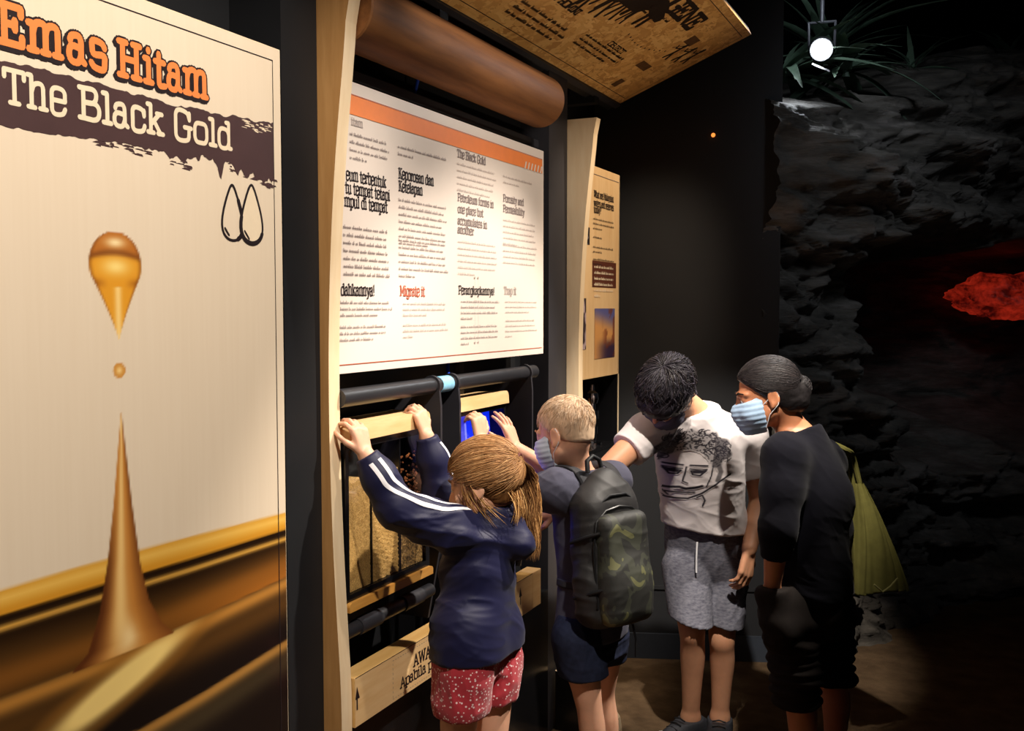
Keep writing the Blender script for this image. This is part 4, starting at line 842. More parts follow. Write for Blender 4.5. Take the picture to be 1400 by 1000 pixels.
BR = mat('dark_brown_ink', rgb(92, 48, 34), 0.5, 0.4, var=0.05)
p = wallprint(0.0006); p.rect(q0[0], q1[1], q1[0], q0[1]); p.build('quote_box', BR, pc)
p = wallprint(0.0010); p.rows(q0[0] + 0.02, q0[1] - 0.03, q1[0] - 0.02, 6, 0.024, 0.012, 0.8, 0.3, 40); p.build('quote_text', M['print_cream'], pc, 'stuff')
q0, q1 = (3.871, 1.623), (4.121, 1.413)
def photo(nm, y0, y1, z0, z1, f, n=24):
    a = np.linspace(0, 1, n); A_, B_ = np.meshgrid(a, a, indexing='ij')
    gi = np.arange(n * n).reshape(n, n); me = np_mesh(nm, np.stack([np.full(A_.shape, XB + 0.0006), y0 + A_ * (y1 - y0), z0 + B_ * (z1 - z0)], -1).reshape(-1, 3), np.stack([gi[:-1, :-1], gi[1:, :-1], gi[1:, 1:], gi[:-1, 1:]], -1).reshape(-1, 4), False)
    vcol(me, lin(np.clip(f(A_, B_), 0, 255)).reshape(-1, 3)); keep(link(nm, me, MVP), pc)
MVP = mat_vcol('printed_photo', 0.35, 0.4)
def sunset(a, b):
    im = np.ones(a.shape + (3,)) * c_(222, 160, 96); im = mixc(im, c_(96, 96, 150), sstep(0.55, 0.95, b + 0.2 * (a - 0.5))); im = mixc(im, c_(60, 44, 70), (1 - sstep(0.2, 0.45, b)) * sstep(0.1, 0.9, a + 0.2))
    n = fbm(np.stack([a * 4, b * 4, 0 * a], -1), 3, 5); return mixc(im, c_(120, 60, 40), (n > 0.25) * 0.7 * sstep(0.3, 0.6, a))
def mono(a, b):
    n = fbm(np.stack([a * 3, b * 5, 0 * a], -1), 4, 8); return np.ones(a.shape + (3,)) * c_(70, 56, 60) + (n[..., None] > 0.1) * c_(120, 110, 110)
photo('photo_print', q0[0], q1[0], q1[1], q0[1], sunset)
q0, q1 = (3.704, 1.664), (3.771, 1.458)
photo('photo_print', 3.70, q1[0], q1[1], q0[1], mono)
q0, q1 = (3.749, 1.95), (3.808, 1.881)
photo('photo_print', 3.74, q1[0], q1[1], q0[1], lambda a, b: np.ones(a.shape + (3,)) * c_(40, 34, 36) + (fbm(np.stack([a * 5, b * 5, 0 * a], -1), 2, 3)[..., None] > 0.5) * c_(90, 90, 90))
# chrome sampler in the niche
cs_ = thing('core_sampler', 'small chrome core sampler standing inside the dark niche', 'instrument', (0.10, 3.92, 1.035))
c0 = (0.1, 4.018, 1.03)
MB().lathe((0.10, c0[1], 1.0355), (0, 0, 1), [(0, 0.045), (0.012, 0.045), (0.016, 0.020), (0.05, 0.020)], 24).build('base', M['chrome'], cs_, smooth=True)
MB().lathe((0.10, c0[1], 1.0855), (0, 0, 1), [(0, 0.026), (0.03, 0.026), (0.034, 0.018), (0.06, 0.018), (0.064, 0.030), (0.10, 0.030), (0.106, 0.016), (0.13, 0.016)], 24).build('barrel', M['chrome'], cs_, smooth=True)
MB().lathe((0.10, c0[1], 1.2155), (0, 0, 1), [(0, 0.024), (0.02, 0.030), (0.045, 0.026), (0.055, 0.012), (0.08, 0.010)], 24).build('cap_knob', M['chrome'], cs_, smooth=True)
sc2 = MB().box((0.06, c0[1] - 0.16, 1.0355), (0.066, c0[1] - 0.05, 1.23), 0.001, 1).build('specimen_card', M['amber']); tag(sc2, 'small brown card leaning beside the chrome sampler in the niche', 'card')

# ---- spotlight on the rock top
sp_ = thing('spotlight', 'bright white spotlight above the rock wall corner', 'lamp', (0.891, 4.998, 2.857))
ls = Vector((0.898, 4.946, 2.844)); ldir = (Vector((1.45, 0.6, 1.35)) - ls).normalized()
MB().lathe(ls - ldir * 0.17, ldir, [(0, 0.035), (0.01, 0.046), (0.12, 0.050), (0.165, 0.060), (0.168, 0.052), (0.150, 0.048)], 28).build('housing', M['black'], sp_, smooth=True)
MB().lathe(ls - ldir * 0.012, ldir, [(0, 0.047), (0.010, 0.044), (0.016, 0.030)], 28).build('lens', mat('lamp_lens', (1, 1, 1), 0.2, emit=(0.86, 0.93, 1.0), estr=34.0), sp_, smooth=True)
side = ldir.cross(Vector((0, 0, 1))).normalized()
y_ = MB()
for s_ in (-1, 1): y_.tube([ls - ldir * 0.09 + side * 0.058 * s_, ls - ldir * 0.10 + side * 0.062 * s_ + Vector((0, 0, 0.12))], 0.007, 8)
y_.tube([ls - ldir * 0.10 - side * 0.066 + Vector((0, 0, 0.12)), ls - ldir * 0.10 + side * 0.066 + Vector((0, 0, 0.12))], 0.007, 8)
y_.build('yoke', M['post'], sp_, smooth=True)
MB().tube([ls - ldir * 0.10 + Vector((0, 0, 0.12)), ls - ldir * 0.10 + Vector((0, 0, 3.70 - ls.z))], 0.010, 10).build('drop_rod', M['post'], sp_, smooth=True)
bd0 = ls + ldir * 0.02 + Vector((0, 0, -0.075))
f_ = MB(); f_.prism([bd0 - side * 0.040 - Vector((0, 0, 0.024)), bd0 + side * 0.040 + Vector((0, 0, 0.016)), bd0 + side * 0.040 + ldir * 0.06 + Vector((0, 0, 0.014)), bd0 - side * 0.040 + ldir * 0.06 - Vector((0, 0, 0.026))], (0, 0, 0.004)); f_.build('barn_door', M['post'], sp_)
sl_ = spot('spotlight_beam', ls + ldir * 0.02, ls + ldir, 26, 110, (0.86, 0.93, 1.0), 0.9, 0.045)
pt = bpy.data.lights.new('spotlight_spill', 'POINT'); pt.energy = 2.4; pt.color = (0.8, 0.9, 1.0); pt.shadow_soft_size = 0.03  # added point light above the spotlight, brightens the leaves
po = bpy.data.objects.new('spotlight_spill', pt); COL.objects.link(po); po.location = ls + ldir * 0.08 + Vector((0, 0, 0.26))

# ---- leafy artificial plants on the rock top
def leaf_mesh(L, W, bend, seed):
    n = 9; v = []; f = []
    for i in range(n):
        t = i / (n - 1); wd = W * math.sin(math.pi * min(1, t * 0.93 + 0.05)) ** 0.8 * (1 - 0.35 * t); x = L * t; z = -bend * L * t * t
        v += [(x, -wd, z + 0.25 * wd), (x, 0, z), (x, wd, z + 0.25 * wd)]
    for i in range(n - 1):
        a = i * 3; f += [(a, a + 3, a + 4, a + 1), (a + 1, a + 4, a + 5, a + 2)]
    return np_mesh('leaf', np.array(v), np.array(f))
def plant(label, c, nl, L, W, m, seed, el=(0.1, 1.1), az=None, name='leafy_plant'):
    root = thing(name, label, 'plant', c, 'plants on top of the rock wall'); r = random.Random(seed)
    ms = [leaf_mesh(L * k, W * k, b_, 0) for k, b_ in ((1.0, 0.5), (0.8, 0.35), (1.15, 0.7))]
    for me in ms: me.materials.append(m)
    MB().lathe(c, (0, 0, 1), [(-0.02, 0.02), (0.03, 0.012)], 8).build('stem', m, root)
    for k in range(nl):
        o = bpy.data.objects.new('leaf', ms[k % 3]); COL.objects.link(o); o.parent = root
        a = r.uniform(*(az or (0, 2 * math.pi))); o.rotation_euler = (r.uniform(-0.5, 0.5), -r.uniform(*el), a); o.location = (r.uniform(-0.03, 0.03), r.uniform(-0.03, 0.03), 0.01)
plant('broad pale leaves drooping just right of the spotlight', (0.964, 5.328, 2.809), 18, 0.38, 0.042, M['leaf'], 1, (-0.4, 0.9))
plant('long strappy leaves left of the spotlight', (0.684, 5.195, 2.78), 24, 0.44, 0.026, M['leaf'], 2, (-0.2, 1.2))
plant('dark fan of leaves rising behind the spotlight', (0.835, 5.585, 2.934), 22, 0.50, 0.026, M['leaf'], 3, (0.2, 1.3))
plant('spiky dark clump further right on the rock top', (1.242, 5.772, 2.876), 22, 0.26, 0.016, M['leaf'], 4, (0.0, 1.2), name='spiky_plant')
plant('small bright green fern at the right on the rock top', (1.469, 6.327, 2.971), 20, 0.16, 0.018, M['leaf_bright'], 5, (0.0, 1.0), name='small_fern')
plant('dark trailing leaves near the top right edge of the rock', (1.737, 7.016, 3.157), 16, 0.3, 0.022, M['leaf'], 6, (-0.1, 1.0))

# ------------------------------------------------------------------ implicit surfaces for people, clothes, bags
def unit(v): v = np.asarray(v, float); return v / (np.linalg.norm(v) + 1e-12)
class Field:
    def __init__(s, lo, hi, h=0.005):
        s.h = h; s.lo = np.asarray(lo, float); n = np.ceil((np.asarray(hi) - s.lo) / h).astype(int) + 2
        s.n = n; s.f = np.full(n, 1.0, np.float32)
    def reg(s, lo, hi):
        a = np.clip(np.floor((np.asarray(lo) - s.lo) / s.h).astype(int), 0, s.n); b = np.clip(np.ceil((np.asarray(hi) - s.lo) / s.h).astype(int) + 1, 0, s.n)
        sl = tuple(slice(a[i], max(b[i], a[i])) for i in range(3))
        g = [(s.lo[i] + s.h * np.arange(sl[i].start, sl[i].stop)).astype(np.float32) for i in range(3)]
        return sl, g[0][:, None, None], g[1][None, :, None], g[2][None, None, :]
    def blend(s, sl, d, k, op='u'):
        f = s.f[sl]
        if op == 'u':
            if k <= 0: s.f[sl] = np.minimum(f, d); return
            h = np.clip(0.5 + 0.5 * (f - d) / k, 0, 1); s.f[sl] = f + (d - f) * h - k * h * (1 - h)
        else:
            d = -d
            if k <= 0: s.f[sl] = np.maximum(f, d); return
            h = np.clip(0.5 - 0.5 * (f - d) / k, 0, 1); s.f[sl] = f + (d - f) * h + k * h * (1 - h)
    def cap(s, a, b, ra, rb, k=0.02, op='u'):
        a = np.asarray(a, float); b = np.asarray(b, float); pad = max(ra, rb) + k * 1.5 + 3 * s.h
        sl, x, y, z = s.reg(np.minimum(a, b) - pad, np.maximum(a, b) + pad)
        ba = b - a; l2 = float(ba @ ba) + 1e-12
        t = np.clip(((x - a[0]) * ba[0] + (y - a[1]) * ba[1] + (z - a[2]) * ba[2]) / l2, 0, 1)
        d = np.sqrt((x - a[0] - t * ba[0]) ** 2 + (y - a[1] - t * ba[1]) ** 2 + (z - a[2] - t * ba[2]) ** 2) - (ra + (rb - ra) * t)
        s.blend(sl, d.astype(np.float32), k, op); return s
    def chain(s, pts, rs, k=0.02):
        for i in range(len(pts) - 1): s.cap(pts[i], pts[i + 1], rs[i], rs[i + 1], k)
        return s
    def limb(s, pts, rs, k=0.02, it=3):
        """smoothly tapering limb through the given points and radii; k only for the union with what is there"""
        q = chaikin([np.r_[np.asarray(p, float), r_] for p, r_ in zip(pts, rs)], it)
        for a, b in zip(q[:-1], q[1:]): s.cap(a[:3], b[:3], a[3], b[3], 0.003)
        s.cap(q[0][:3], q[1][:3], q[0][3], q[1][3], k); return s
    def ell(s, c, r, B=None, k=0.02, op='u'):
        """ellipsoid; B = (right, fwd, up) axes"""
        c = np.asarray(c, float); r = np.asarray(r, float); pad = r.max() + k * 1.5 + 3 * s.h
        sl, x, y, z = s.reg(c - pad, c + pad)
        if B is None: B = np.eye(3)
        q = [(x - c[0]) * B[i][0] + (y - c[1]) * B[i][1] + (z - c[2]) * B[i][2] for i in range(3)]
        k0 = np.sqrt(sum((q[i] / r[i]) ** 2 for i in range(3))); k1 = np.sqrt(sum((q[i] / r[i] ** 2) ** 2 for i in range(3))) + 1e-9
        s.blend(sl, (k0 * (k0 - 1) / k1).astype(np.float32), k, op); return s
    def rbox(s, c, r, B, rad, k=0.02, op='u'):
        c = np.asarray(c, float); r = np.asarray(r, float); pad = np.linalg.norm(r) + k * 1.5 + 3 * s.h
        sl, x, y, z = s.reg(c - pad, c + pad)
        q = [np.abs((x - c[0]) * B[i][0] + (y - c[1]) * B[i][1] + (z - c[2]) * B[i][2]) - (r[i] - rad) for i in range(3)]
        d = np.sqrt(sum(np.maximum(t, 0) ** 2 for t in q)) + np.minimum(np.maximum(q[0], np.maximum(q[1], q[2])), 0) - rad
        s.blend(sl, d.astype(np.float32), k, op); return s
    def all(s):
        sl, x, y, z = s.reg(s.lo, s.lo + s.h * s.n); return x, y, z
    def cut(s, p, n, k=0.0):
        """keep the side away from n"""
        n = unit(n); x, y, z = s.all(); d = ((x - p[0]) * n[0] + (y - p[1]) * n[1] + (z - p[2]) * n[2]).astype(np.float32)
        if k:
            h = np.clip(0.5 - 0.5 * (s.f - d) / k, 0, 1); s.f = s.f + (d - s.f) * h + k * h * (1 - h)
        else: s.f = np.maximum(s.f, d)
        return s
    def cutnear(s, p, n, R, k=0.0):
        """the same cut, only within distance R of p"""
        n = unit(n); p = np.asarray(p, float); sl, x, y, z = s.reg(p - R, p + R)
        d = ((x - p[0]) * n[0] + (y - p[1]) * n[1] + (z - p[2]) * n[2]); far = np.sqrt((x - p[0]) ** 2 + (y - p[1]) ** 2 + (z - p[2]) ** 2) - R
        d = np.where(far < 0, d, -1.0).astype(np.float32); s.f[sl] = np.maximum(s.f[sl], d); return s
    def mesh(s):
        f = s.f; ins = f < 0; n = s.n; cnt = np.zeros(n - 1, np.int8)
        O = [(i, j, k) for i in (0, 1) for j in (0, 1) for k in (0, 1)]
        sh = lambda a, o: a[o[0]:n[0] - 1 + o[0], o[1]:n[1] - 1 + o[1], o[2]:n[2] - 1 + o[2]]
        for o in O: cnt += sh(ins, o)
        act = (cnt > 0) & (cnt < 8); I = np.argwhere(act); m = len(I)
        vid = np.full(n - 1, -1, np.int32); vid[tuple(I.T)] = np.arange(m)
        val = {o: f[I[:, 0] + o[0], I[:, 1] + o[1], I[:, 2] + o[2]] for o in O}
        acc = np.zeros((m, 3)); c = np.zeros(m)
        for o in O:
            for ax in range(3):
                if o[ax]: continue
                o2 = tuple(1 if q == ax else o[q] for q in range(3)); a, b = val[o], val[o2]; mk = (a < 0) != (b < 0)
                t = np.where(mk, a / np.where(mk, a - b, 1), 0); p = np.zeros((m, 3)); p[:] = o; p[:, ax] = t
                acc += p * mk[:, None]; c += mk
        V = s.lo + (I + acc / np.maximum(c, 1)[:, None]) * s.h
        Q = []
        for ax in range(3):
            u, w_ = (ax + 1) % 3, (ax + 2) % 3
            a = np.moveaxis(ins, (ax, u, w_), (0, 1, 2)); vd = np.moveaxis(vid, (ax, u, w_), (0, 1, 2))
            ch = a[:-1, 1:-1, 1:-1] != a[1:, 1:-1, 1:-1]; E = np.argwhere(ch)
            if not len(E): continue
            i, j, k = E[:, 0], E[:, 1] + 1, E[:, 2] + 1
            q = np.stack([vd[i, j - 1, k - 1], vd[i, j, k - 1], vd[i, j, k], vd[i, j - 1, k]], -1)
            fl = ~a[i, j, k]; q[fl] = q[fl][:, ::-1]; Q.append(q)
        Q = np.vstack(Q); Q = Q[(Q >= 0).all(1)]
        return V, Q
def relax(V, Q, it=1, lam=0.5):
    for _ in range(it):
        acc = np.zeros_like(V); c = np.zeros(len(V))
        for a, b in ((0, 1), (1, 2), (2, 3), (3, 0)):
            for p, q in ((a, b), (b, a)):
                for d in range(3): acc[:, d] += np.bincount(Q[:, p], V[Q[:, q], d], len(V))
                c += np.bincount(Q[:, p], minlength=len(V))
        V = V + lam * (acc / np.maximum(c, 1)[:, None] - V)
    return V
def vnormals(V, Q):
    n = np.cross(V[Q[:, 2]] - V[Q[:, 0]], V[Q[:, 3]] - V[Q[:, 1]]); N_ = np.zeros_like(V)
    for c in range(4):
        for d in range(3): N_[:, d] += np.bincount(Q[:, c], n[:, d], len(V))
    return N_ / (np.linalg.norm(N_, axis=1, keepdims=True) + 1e-12)
def solid(name, F, m, parent, colf=None, disp=None, it=1, label=None):
    V, Q = F.mesh(); V = relax(V, Q, it, 0.5)
    if disp is not None: V = V + vnormals(V, Q) * disp(V)[:, None]
    me = np_mesh(name, V, Q)
    if colf is not None: vcol(me, colf(V))
    o = link(name, me, m); keep(o, parent)
    if label: o['label'] = label
    return o
def folds(dirs, amp, freq, seed=0, warp=1.2):
    """creased cloth: ridges running across the given directions"""
    def g(V):
        s = np.zeros(len(V)); w_ = np.stack([fbm(V * 6 + seed + i * 9.1, 2, seed + i) for i in range(3)], 1) * 0.018 * warp
        for i, d in enumerate(dirs):
            d = np.asarray(d); P = V + w_; q = P * 5.0 + np.outer(P @ d, d) * (freq * 0.26) + seed * 3.1 + i * 17.0
            n = vnoise(q, seed + 3 * i); s = s + (1 - np.abs(n)) ** 3 - 0.30
            n = vnoise(q * 2.1 + 4.0, seed + 3 * i + 1); s = s + 0.35 * ((1 - np.abs(n)) ** 3 - 0.30)
        return amp * 1.5 * s / len(dirs) * np.clip(0.75 + 0.6 * fbm(V * 4 + 3.3 + seed, 2, seed + 5), 0.15, 1.5)
    return g
def strap(name, bv, cen, e0, e1, lat, phis, width, m, parent, reach=0.3, lift=0.002, thick=0.008):
    """webbing wrapped over a body: cast towards cen from directions in the plane (e0, e1), then thickened"""
    rows = []
    for p in phis:
        ov = e0 * math.cos(p) + e1 * math.sin(p); row = []
        for a in np.linspace(-0.5, 0.5, 6):
            c0 = cen + lat * a * width; hit, nrm, _, _ = bv.ray_cast(Vector(c0 + ov * reach), Vector(-ov), reach)
            row.append(np.array(hit) + ov * lift if hit is not None else None)
        if all(q is not None for q in row): rows.append(row)
    R_ = np.array(rows)
    for _ in range(4): R_[1:-1] = 0.25 * R_[:-2] + 0.5 * R_[1:-1] + 0.25 * R_[2:]
    gi = np.arange(R_.shape[0] * 6).reshape(-1, 6); Q = np.stack([gi[:-1, :-1], gi[1:, :-1], gi[1:, 1:], gi[:-1, 1:]], -1).reshape(-1, 4)
    nm = np.cross(R_[1, 0] - R_[0, 0], R_[0, 1] - R_[0, 0]); ov0 = e0 * math.cos(phis[0]) + e1 * math.sin(phis[0])
    if nm @ ov0 < 0: Q = Q[:, ::-1]
    o = link(name, np_mesh(name, R_.reshape(-1, 3), Q), m); keep(o, parent); md = o.modifiers.new('thickness', 'SOLIDIFY'); md.thickness = thick; md.offset = 1
    return o

# ------------------------------------------------------------------ body builder
def basis(fwd, up):
    f = unit(fwd); r_ = unit(np.cross(f, up)); return np.array([r_, f, np.cross(r_, f)])
def loc(c, B, p, s=1.0): return np.asarray(c) + s * (p[0] * B[0] + p[1] * B[1] + p[2] * B[2])
def build_head(F, c, B, s, neck, nr):
    P = lambda *p: loc(c, B, p, s)
    F.ell(P(0, -0.014, 0.036), np.array((0.074, 0.094, 0.080)) * s, B, 0.01)
    F.ell(P(0, 0.030, -0.030), np.array((0.061, 0.060, 0.074)) * s, B, 0.03 * s)
    for q in (-1, 1):
        F.cap(P(0.050 * q, 0.004, -0.055), P(0.016 * q, 0.066, -0.098), 0.020 * s, 0.018 * s, 0.03 * s)   # jaw
        F.ell(P(0.040 * q, 0.062, -0.032), np.array((0.020, 0.018, 0.021)) * s, B, 0.02 * s)                  # cheek
        F.ell(P(0.032 * q, 0.098, 0.000), np.array((0.018, 0.016, 0.012)) * s, B, 0.012 * s, 'd')              # socket
        F.ell(P(0.031 * q, 0.076, 0.000), np.array((0.0145, 0.0135, 0.0125)) * s, B, 0.004 * s)                # lid
        F.cap(P(0.014 * q, 0.088, 0.019), P(0.050 * q, 0.070, 0.018), 0.009 * s, 0.007 * s, 0.012 * s)          # brow
        F.ell(P(0.078 * q, -0.010, -0.008), np.array((0.009, 0.020, 0.032)) * s, B, 0.006 * s)               # ear
        F.ell(P(0.087 * q, -0.007, -0.004), np.array((0.006, 0.011, 0.019)) * s, B, 0.004 * s, 'd')
        F.ell(P(0.080 * q, -0.001, -0.034), np.array((0.006, 0.008, 0.010)) * s, B, 0.004 * s)
    F.cap(P(0, 0.086, 0.010), P(0, 0.106, -0.034), 0.008 * s, 0.0115 * s, 0.012 * s)
    for q in (-1, 1): F.ell(P(0.012 * q, 0.096, -0.039), np.array((0.009, 0.010, 0.008)) * s, B, 0.006 * s)
    F.cap(P(-0.017, 0.086, -0.062), P(0.017, 0.086, -0.062), 0.0065 * s, 0.0065 * s, 0.006 * s)
    F.cap(P(-0.015, 0.085, -0.072), P(0.015, 0.085, -0.072), 0.0075 * s, 0.0075 * s, 0.006 * s)
    F.ell(P(0, 0.078, -0.100), np.array((0.020, 0.018, 0.016)) * s, B, 0.02 * s)
    F.ell(P(0, -0.040, -0.022), np.array((0.050, 0.048, 0.052)) * s, B, 0.02 * s); F.cap(P(0, -0.022, -0.040), neck, nr * 0.94, nr, 0.03 * s)
def build_hand(F, wr, d, n, thumb, L, rw, curl=(0.3, 0.5, 0.4), spread=0.10, tcurl=0.5, elb=None, tdir=(0.75, 0.75, 0.25), fc=None):
    """wr wrist, d hand direction, n palm normal (towards the palm side), thumb = +-1 picks the thumb side"""
    d = unit(d); n = unit(np.asarray(n) - d * (np.asarray(n) @ d)); t = np.cross(n, d) * thumb
    off = (0.155, 0.052, -0.052, -0.150); kl = (0.50, 0.52, 0.49, 0.45); fl = (0.42, 0.47, 0.44, 0.34); fr = (0.050, 0.052, 0.049, 0.043)
    kn = [wr + L * (d * kl[i] + t * off[i]) for i in range(4)]
    for i in range(4): F.cap(wr + L * (d * 0.06 + t * off[i] * 0.55), kn[i], 0.075 * L, 0.066 * L, 0.03 * L)
    F.cap(wr + L * (d * 0.12 + t * 0.12 + n * 0.02), kn[0] * 0.5 + (wr + L * d * 0.3) * 0.5, 0.085 * L, 0.06 * L, 0.04 * L)
    for i in range(4):
        p = kn[i]; a = 0.0; sp = (1.4, 0.45, -0.45, -1.4)[i] * spread; r0 = fr[i] * L
        cu = curl if fc is None else fc[i]
        for j, seg in enumerate((0.45, 0.31, 0.24)):
            a += cu[j]; dd = unit((d * math.cos(sp) + t * math.sin(sp)) * math.cos(a) + n * math.sin(a)); q = p + dd * fl[i] * L * seg
            F.cap(p, q, r0 * (1.06 - 0.07 * j), r0 * (1.0 - 0.10 * j), 0.012 * L); p = q
    p = wr + L * (d * 0.14 + t * 0.13 + n * 0.03); dd = unit(d * tdir[0] + t * tdir[1] + n * tdir[2])
    for j, (seg, r0) in enumerate(((0.24, 0.072), (0.18, 0.056), (0.15, 0.050))):
        q = p + dd * seg * L; F.cap(p, q, r0 * L, r0 * L * 0.9, 0.02 * L); p = q; dd = unit(dd + d * 0.35 * tcurl + n * 0.45 * tcurl - t * 0.5 * tcurl)
def torso(F, J, o, k=0.05, prof=None):
    """trunk: elliptical sections swept from below the pelvis to the neck; prof = extra thickness at the seven stations"""
    s = J['s']; pel, che, nk, fw = J['pel'], J['che'], J['nk'], J['fw']; ax = unit(nk - pel); p0 = pel - ax * 0.10 * s; L = float((nk - p0) @ ax)
    lat = unit(J['lat'] - ax * (J['lat'] @ ax)); fp = np.cross(ax, lat) * -1; fp = fp if fp @ fw > 0 else -fp
    tp = 0.10 * s / L; tc = float((che - p0) @ ax) / L; us = np.array([0, tp, 0.5 * (tp + tc), tc, tc + 0.50 * (1 - tc), tc + 0.80 * (1 - tc), 1.0])
    A = np.array([0.138, 0.158, 0.134, 0.150, 0.150, 0.095, 0.056]) * s * J.get('ws', 1.0); B = np.array([0.096, 0.110, 0.094, 0.106, 0.088, 0.064, 0.054]) * s * J.get('ds', 1.0)
    if prof is not None: A = A + np.asarray(prof); B = B + np.asarray(prof)
    cl, cf = float((che - p0) @ lat), float((che - p0) @ fp)
    tt = np.linspace(0, 1, 97); sm = lambda v: np.convolve(np.pad(np.interp(tt, us, v), 6, 'edge'), np.ones(13) / 13, 'valid')
    tA, tB = sm(A) + o, sm(B) + o; ol = sm([0, cl * 0.2, cl * 0.7, cl, cl * 0.6, cl * 0.2, 0]); of = sm([0, cf * 0.2, cf * 0.7, cf, cf * 0.6, cf * 0.2, 0])
    P = np.array([p0, nk]); lo = P.min(0) - 0.26 * s - o; hi = P.max(0) + 0.26 * s + o; sl, x, y, z = F.reg(lo, hi)
    X, Y, Z = x - p0[0], y - p0[1], z - p0[2]; t = (X * ax[0] + Y * ax[1] + Z * ax[2]) / L; ti = np.clip(t, 0, 1) * 96
    i0 = np.minimum(ti.astype(np.int32), 95); fr_ = (ti - i0).astype(np.float32); g = lambda v: v.astype(np.float32)[i0] * (1 - fr_) + v.astype(np.float32)[i0 + 1] * fr_
    a, b = g(tA), g(tB); u = np.abs(X * lat[0] + Y * lat[1] + Z * lat[2] - g(ol)) / a; v = np.abs(X * fp[0] + Y * fp[1] + Z * fp[2] - g(of)) / b
    d = ((u ** 2.3 + v ** 2.3) ** (1 / 2.3) - 1) * np.minimum(a, b); d = np.maximum(d, np.maximum((t - 1) * L, -t * L) - o)
    F.blend(sl, d.astype(np.float32), k)
    for q in (-1, 1):
        sh = J['shL'] if q == -1 else J['shR']; F.cap(nk - ax * 0.045 * s + lat * q * 0.02 * s, sh, 0.044 * s + o, 0.048 * s + o, max(k, 0.05))
def arm(F, J, side, o, t=1.0, k=0.025, wide=0.0):
    s = J['s']; a, b, c = J['sh' + side], J['el' + side], J['wr' + side]; r = [0.052 * s + o, 0.040 * s + o, 0.041 * s + o, 0.027 * s + o]
    if 'ar' in J: r = [q * J['ar'] for q in r]
    if t <= 1.0: F.cap(a, a + (b - a) * t, r[0], r[0] + (r[1] - r[0]) * t + wide, k); return
    F.limb([a, a + (b - a) * 0.5, b, b + (c - b) * 0.25, b + (c - b) * 0.62, c], [r[0], 0.5 * (r[0] + r[1]) + 0.002 * s, r[1], r[2], 0.5 * (r[2] + r[3]), r[3]], max(k, 0.035))
def leg(F, J, side, o, t=2.0, k=0.03, wide=0.0):
    s = J['s']; a, b, c = J['hp' + side], J['kn' + side], J['an' + side]; r = [0.086 * s + o, 0.052 * s + o, 0.034 * s + o]
    if 'lr' in J: r = [q * J['lr'] for q in r]
    if t <= 1.0: F.cap(a, a + (b - a) * t, r[0], r[0] + (r[1] - r[0]) * t + wide, k); return
    bk = -J['fw'] * 0.016 * s
    q = [b + (c - b) * u + bk * w_ for u, w_ in ((0, 0), (0.12, 0.5), (0.30, 1.0), (0.58, 0.7), (1.0, 0.0))]; lr = J.get('lr', 1.0)
    F.limb([a, a + (b - a) * 0.55, a + (b - a) * 0.9] + q, [r[0], 0.45 * r[0] + 0.55 * r[1], r[1] * 1.02, r[1], lr * (0.047 * s + o), lr * (0.0510 * s + o), lr * (0.041 * s + o), r[2]], max(k, 0.04))
def shoe_field(J, side, h=0.005):
    s = J['s']; an = J['an' + side]; d = unit(J['to' + side]); L = 0.27 * s; z0 = 0.0
    lat = np.array([-d[1], d[0], 0]); he = np.array([an[0], an[1], 0]) - d * 0.06 * s
    F = Field(np.minimum(he, he + d * L) - (0.09, 0.09, 0) - (0, 0, 0.01), np.maximum(he, he + d * L) + (0.09, 0.09, 0.17), h)
    for q in (-1, 1):
        F.cap(he + lat * q * 0.010 * s + (0, 0, 0.034 * s), he + d * L * 0.45 + lat * q * 0.014 * s + (0, 0, 0.034 * s), 0.032 * s, 0.032 * s, 0.02)
        F.cap(he + d * L * 0.45 + lat * q * 0.014 * s + (0, 0, 0.034 * s), he + d * (L - 0.05 * s) + lat * q * 0.012 * s + (0, 0, 0.028 * s), 0.034 * s, 0.028 * s, 0.02)
    F.cap(he + d * 0.02 + (0, 0, 0.04 * s), np.array([an[0], an[1], 0.085 * s]), 0.036 * s, 0.040 * s, 0.03); F.cap(np.array([an[0], an[1], 0.072 * s]), he + d * L * 0.62 + (0, 0, 0.050 * s), 0.040 * s, 0.030 * s, 0.03)
    F.cut((0, 0, 0.003), (0, 0, -1)); F.cut((0, 0, 0.086 * s), (0, 0, 1))
    return F, he, d, lat, L
def bounds(J, keys, pad):
    P = np.array([J[k] for k in keys]); return P.min(0) - pad, P.max(0) + pad
def blend_body(J, root, m, h=0.005):
    s = J['s']; hc = J['head']; B = J['HB']
    ks = ['pel', 'che', 'nk', 'shL', 'shR', 'elL', 'elR', 'wrL', 'wrR', 'hpL', 'hpR', 'knL', 'knR', 'anL', 'anR', 'head']
    lo, hi = bounds(J, ks, 0.17 * max(s, 0.8)); lo[2] = -0.01; hi[2] = max(hi[2], hc[2] + 0.16)
    F = Field(lo, hi, h)
    torso(F, J, 0.0)
    for q in 'LR':
        arm(F, J, q, 0.0, 2.0); leg(F, J, q, 0.0)
        F.cap(J['an' + q], np.array([*J['an' + q][:2], 0.03]), 0.036 * s, 0.03 * s, 0.02); F.cap(np.array([*J['an' + q][:2], 0.03]), np.array([*J['an' + q][:2], 0.025]) + unit(J['to' + q]) * 0.14 * s, 0.028 * s, 0.022 * s, 0.02)
    build_head(F, hc, B, J['hs'], J['nk'], J.get('nr', 0.050 * s))
    for q in 'LR': build_hand(F, J['wr' + q], **J['hand' + q])
    return solid('body', F, m, root, it=1)
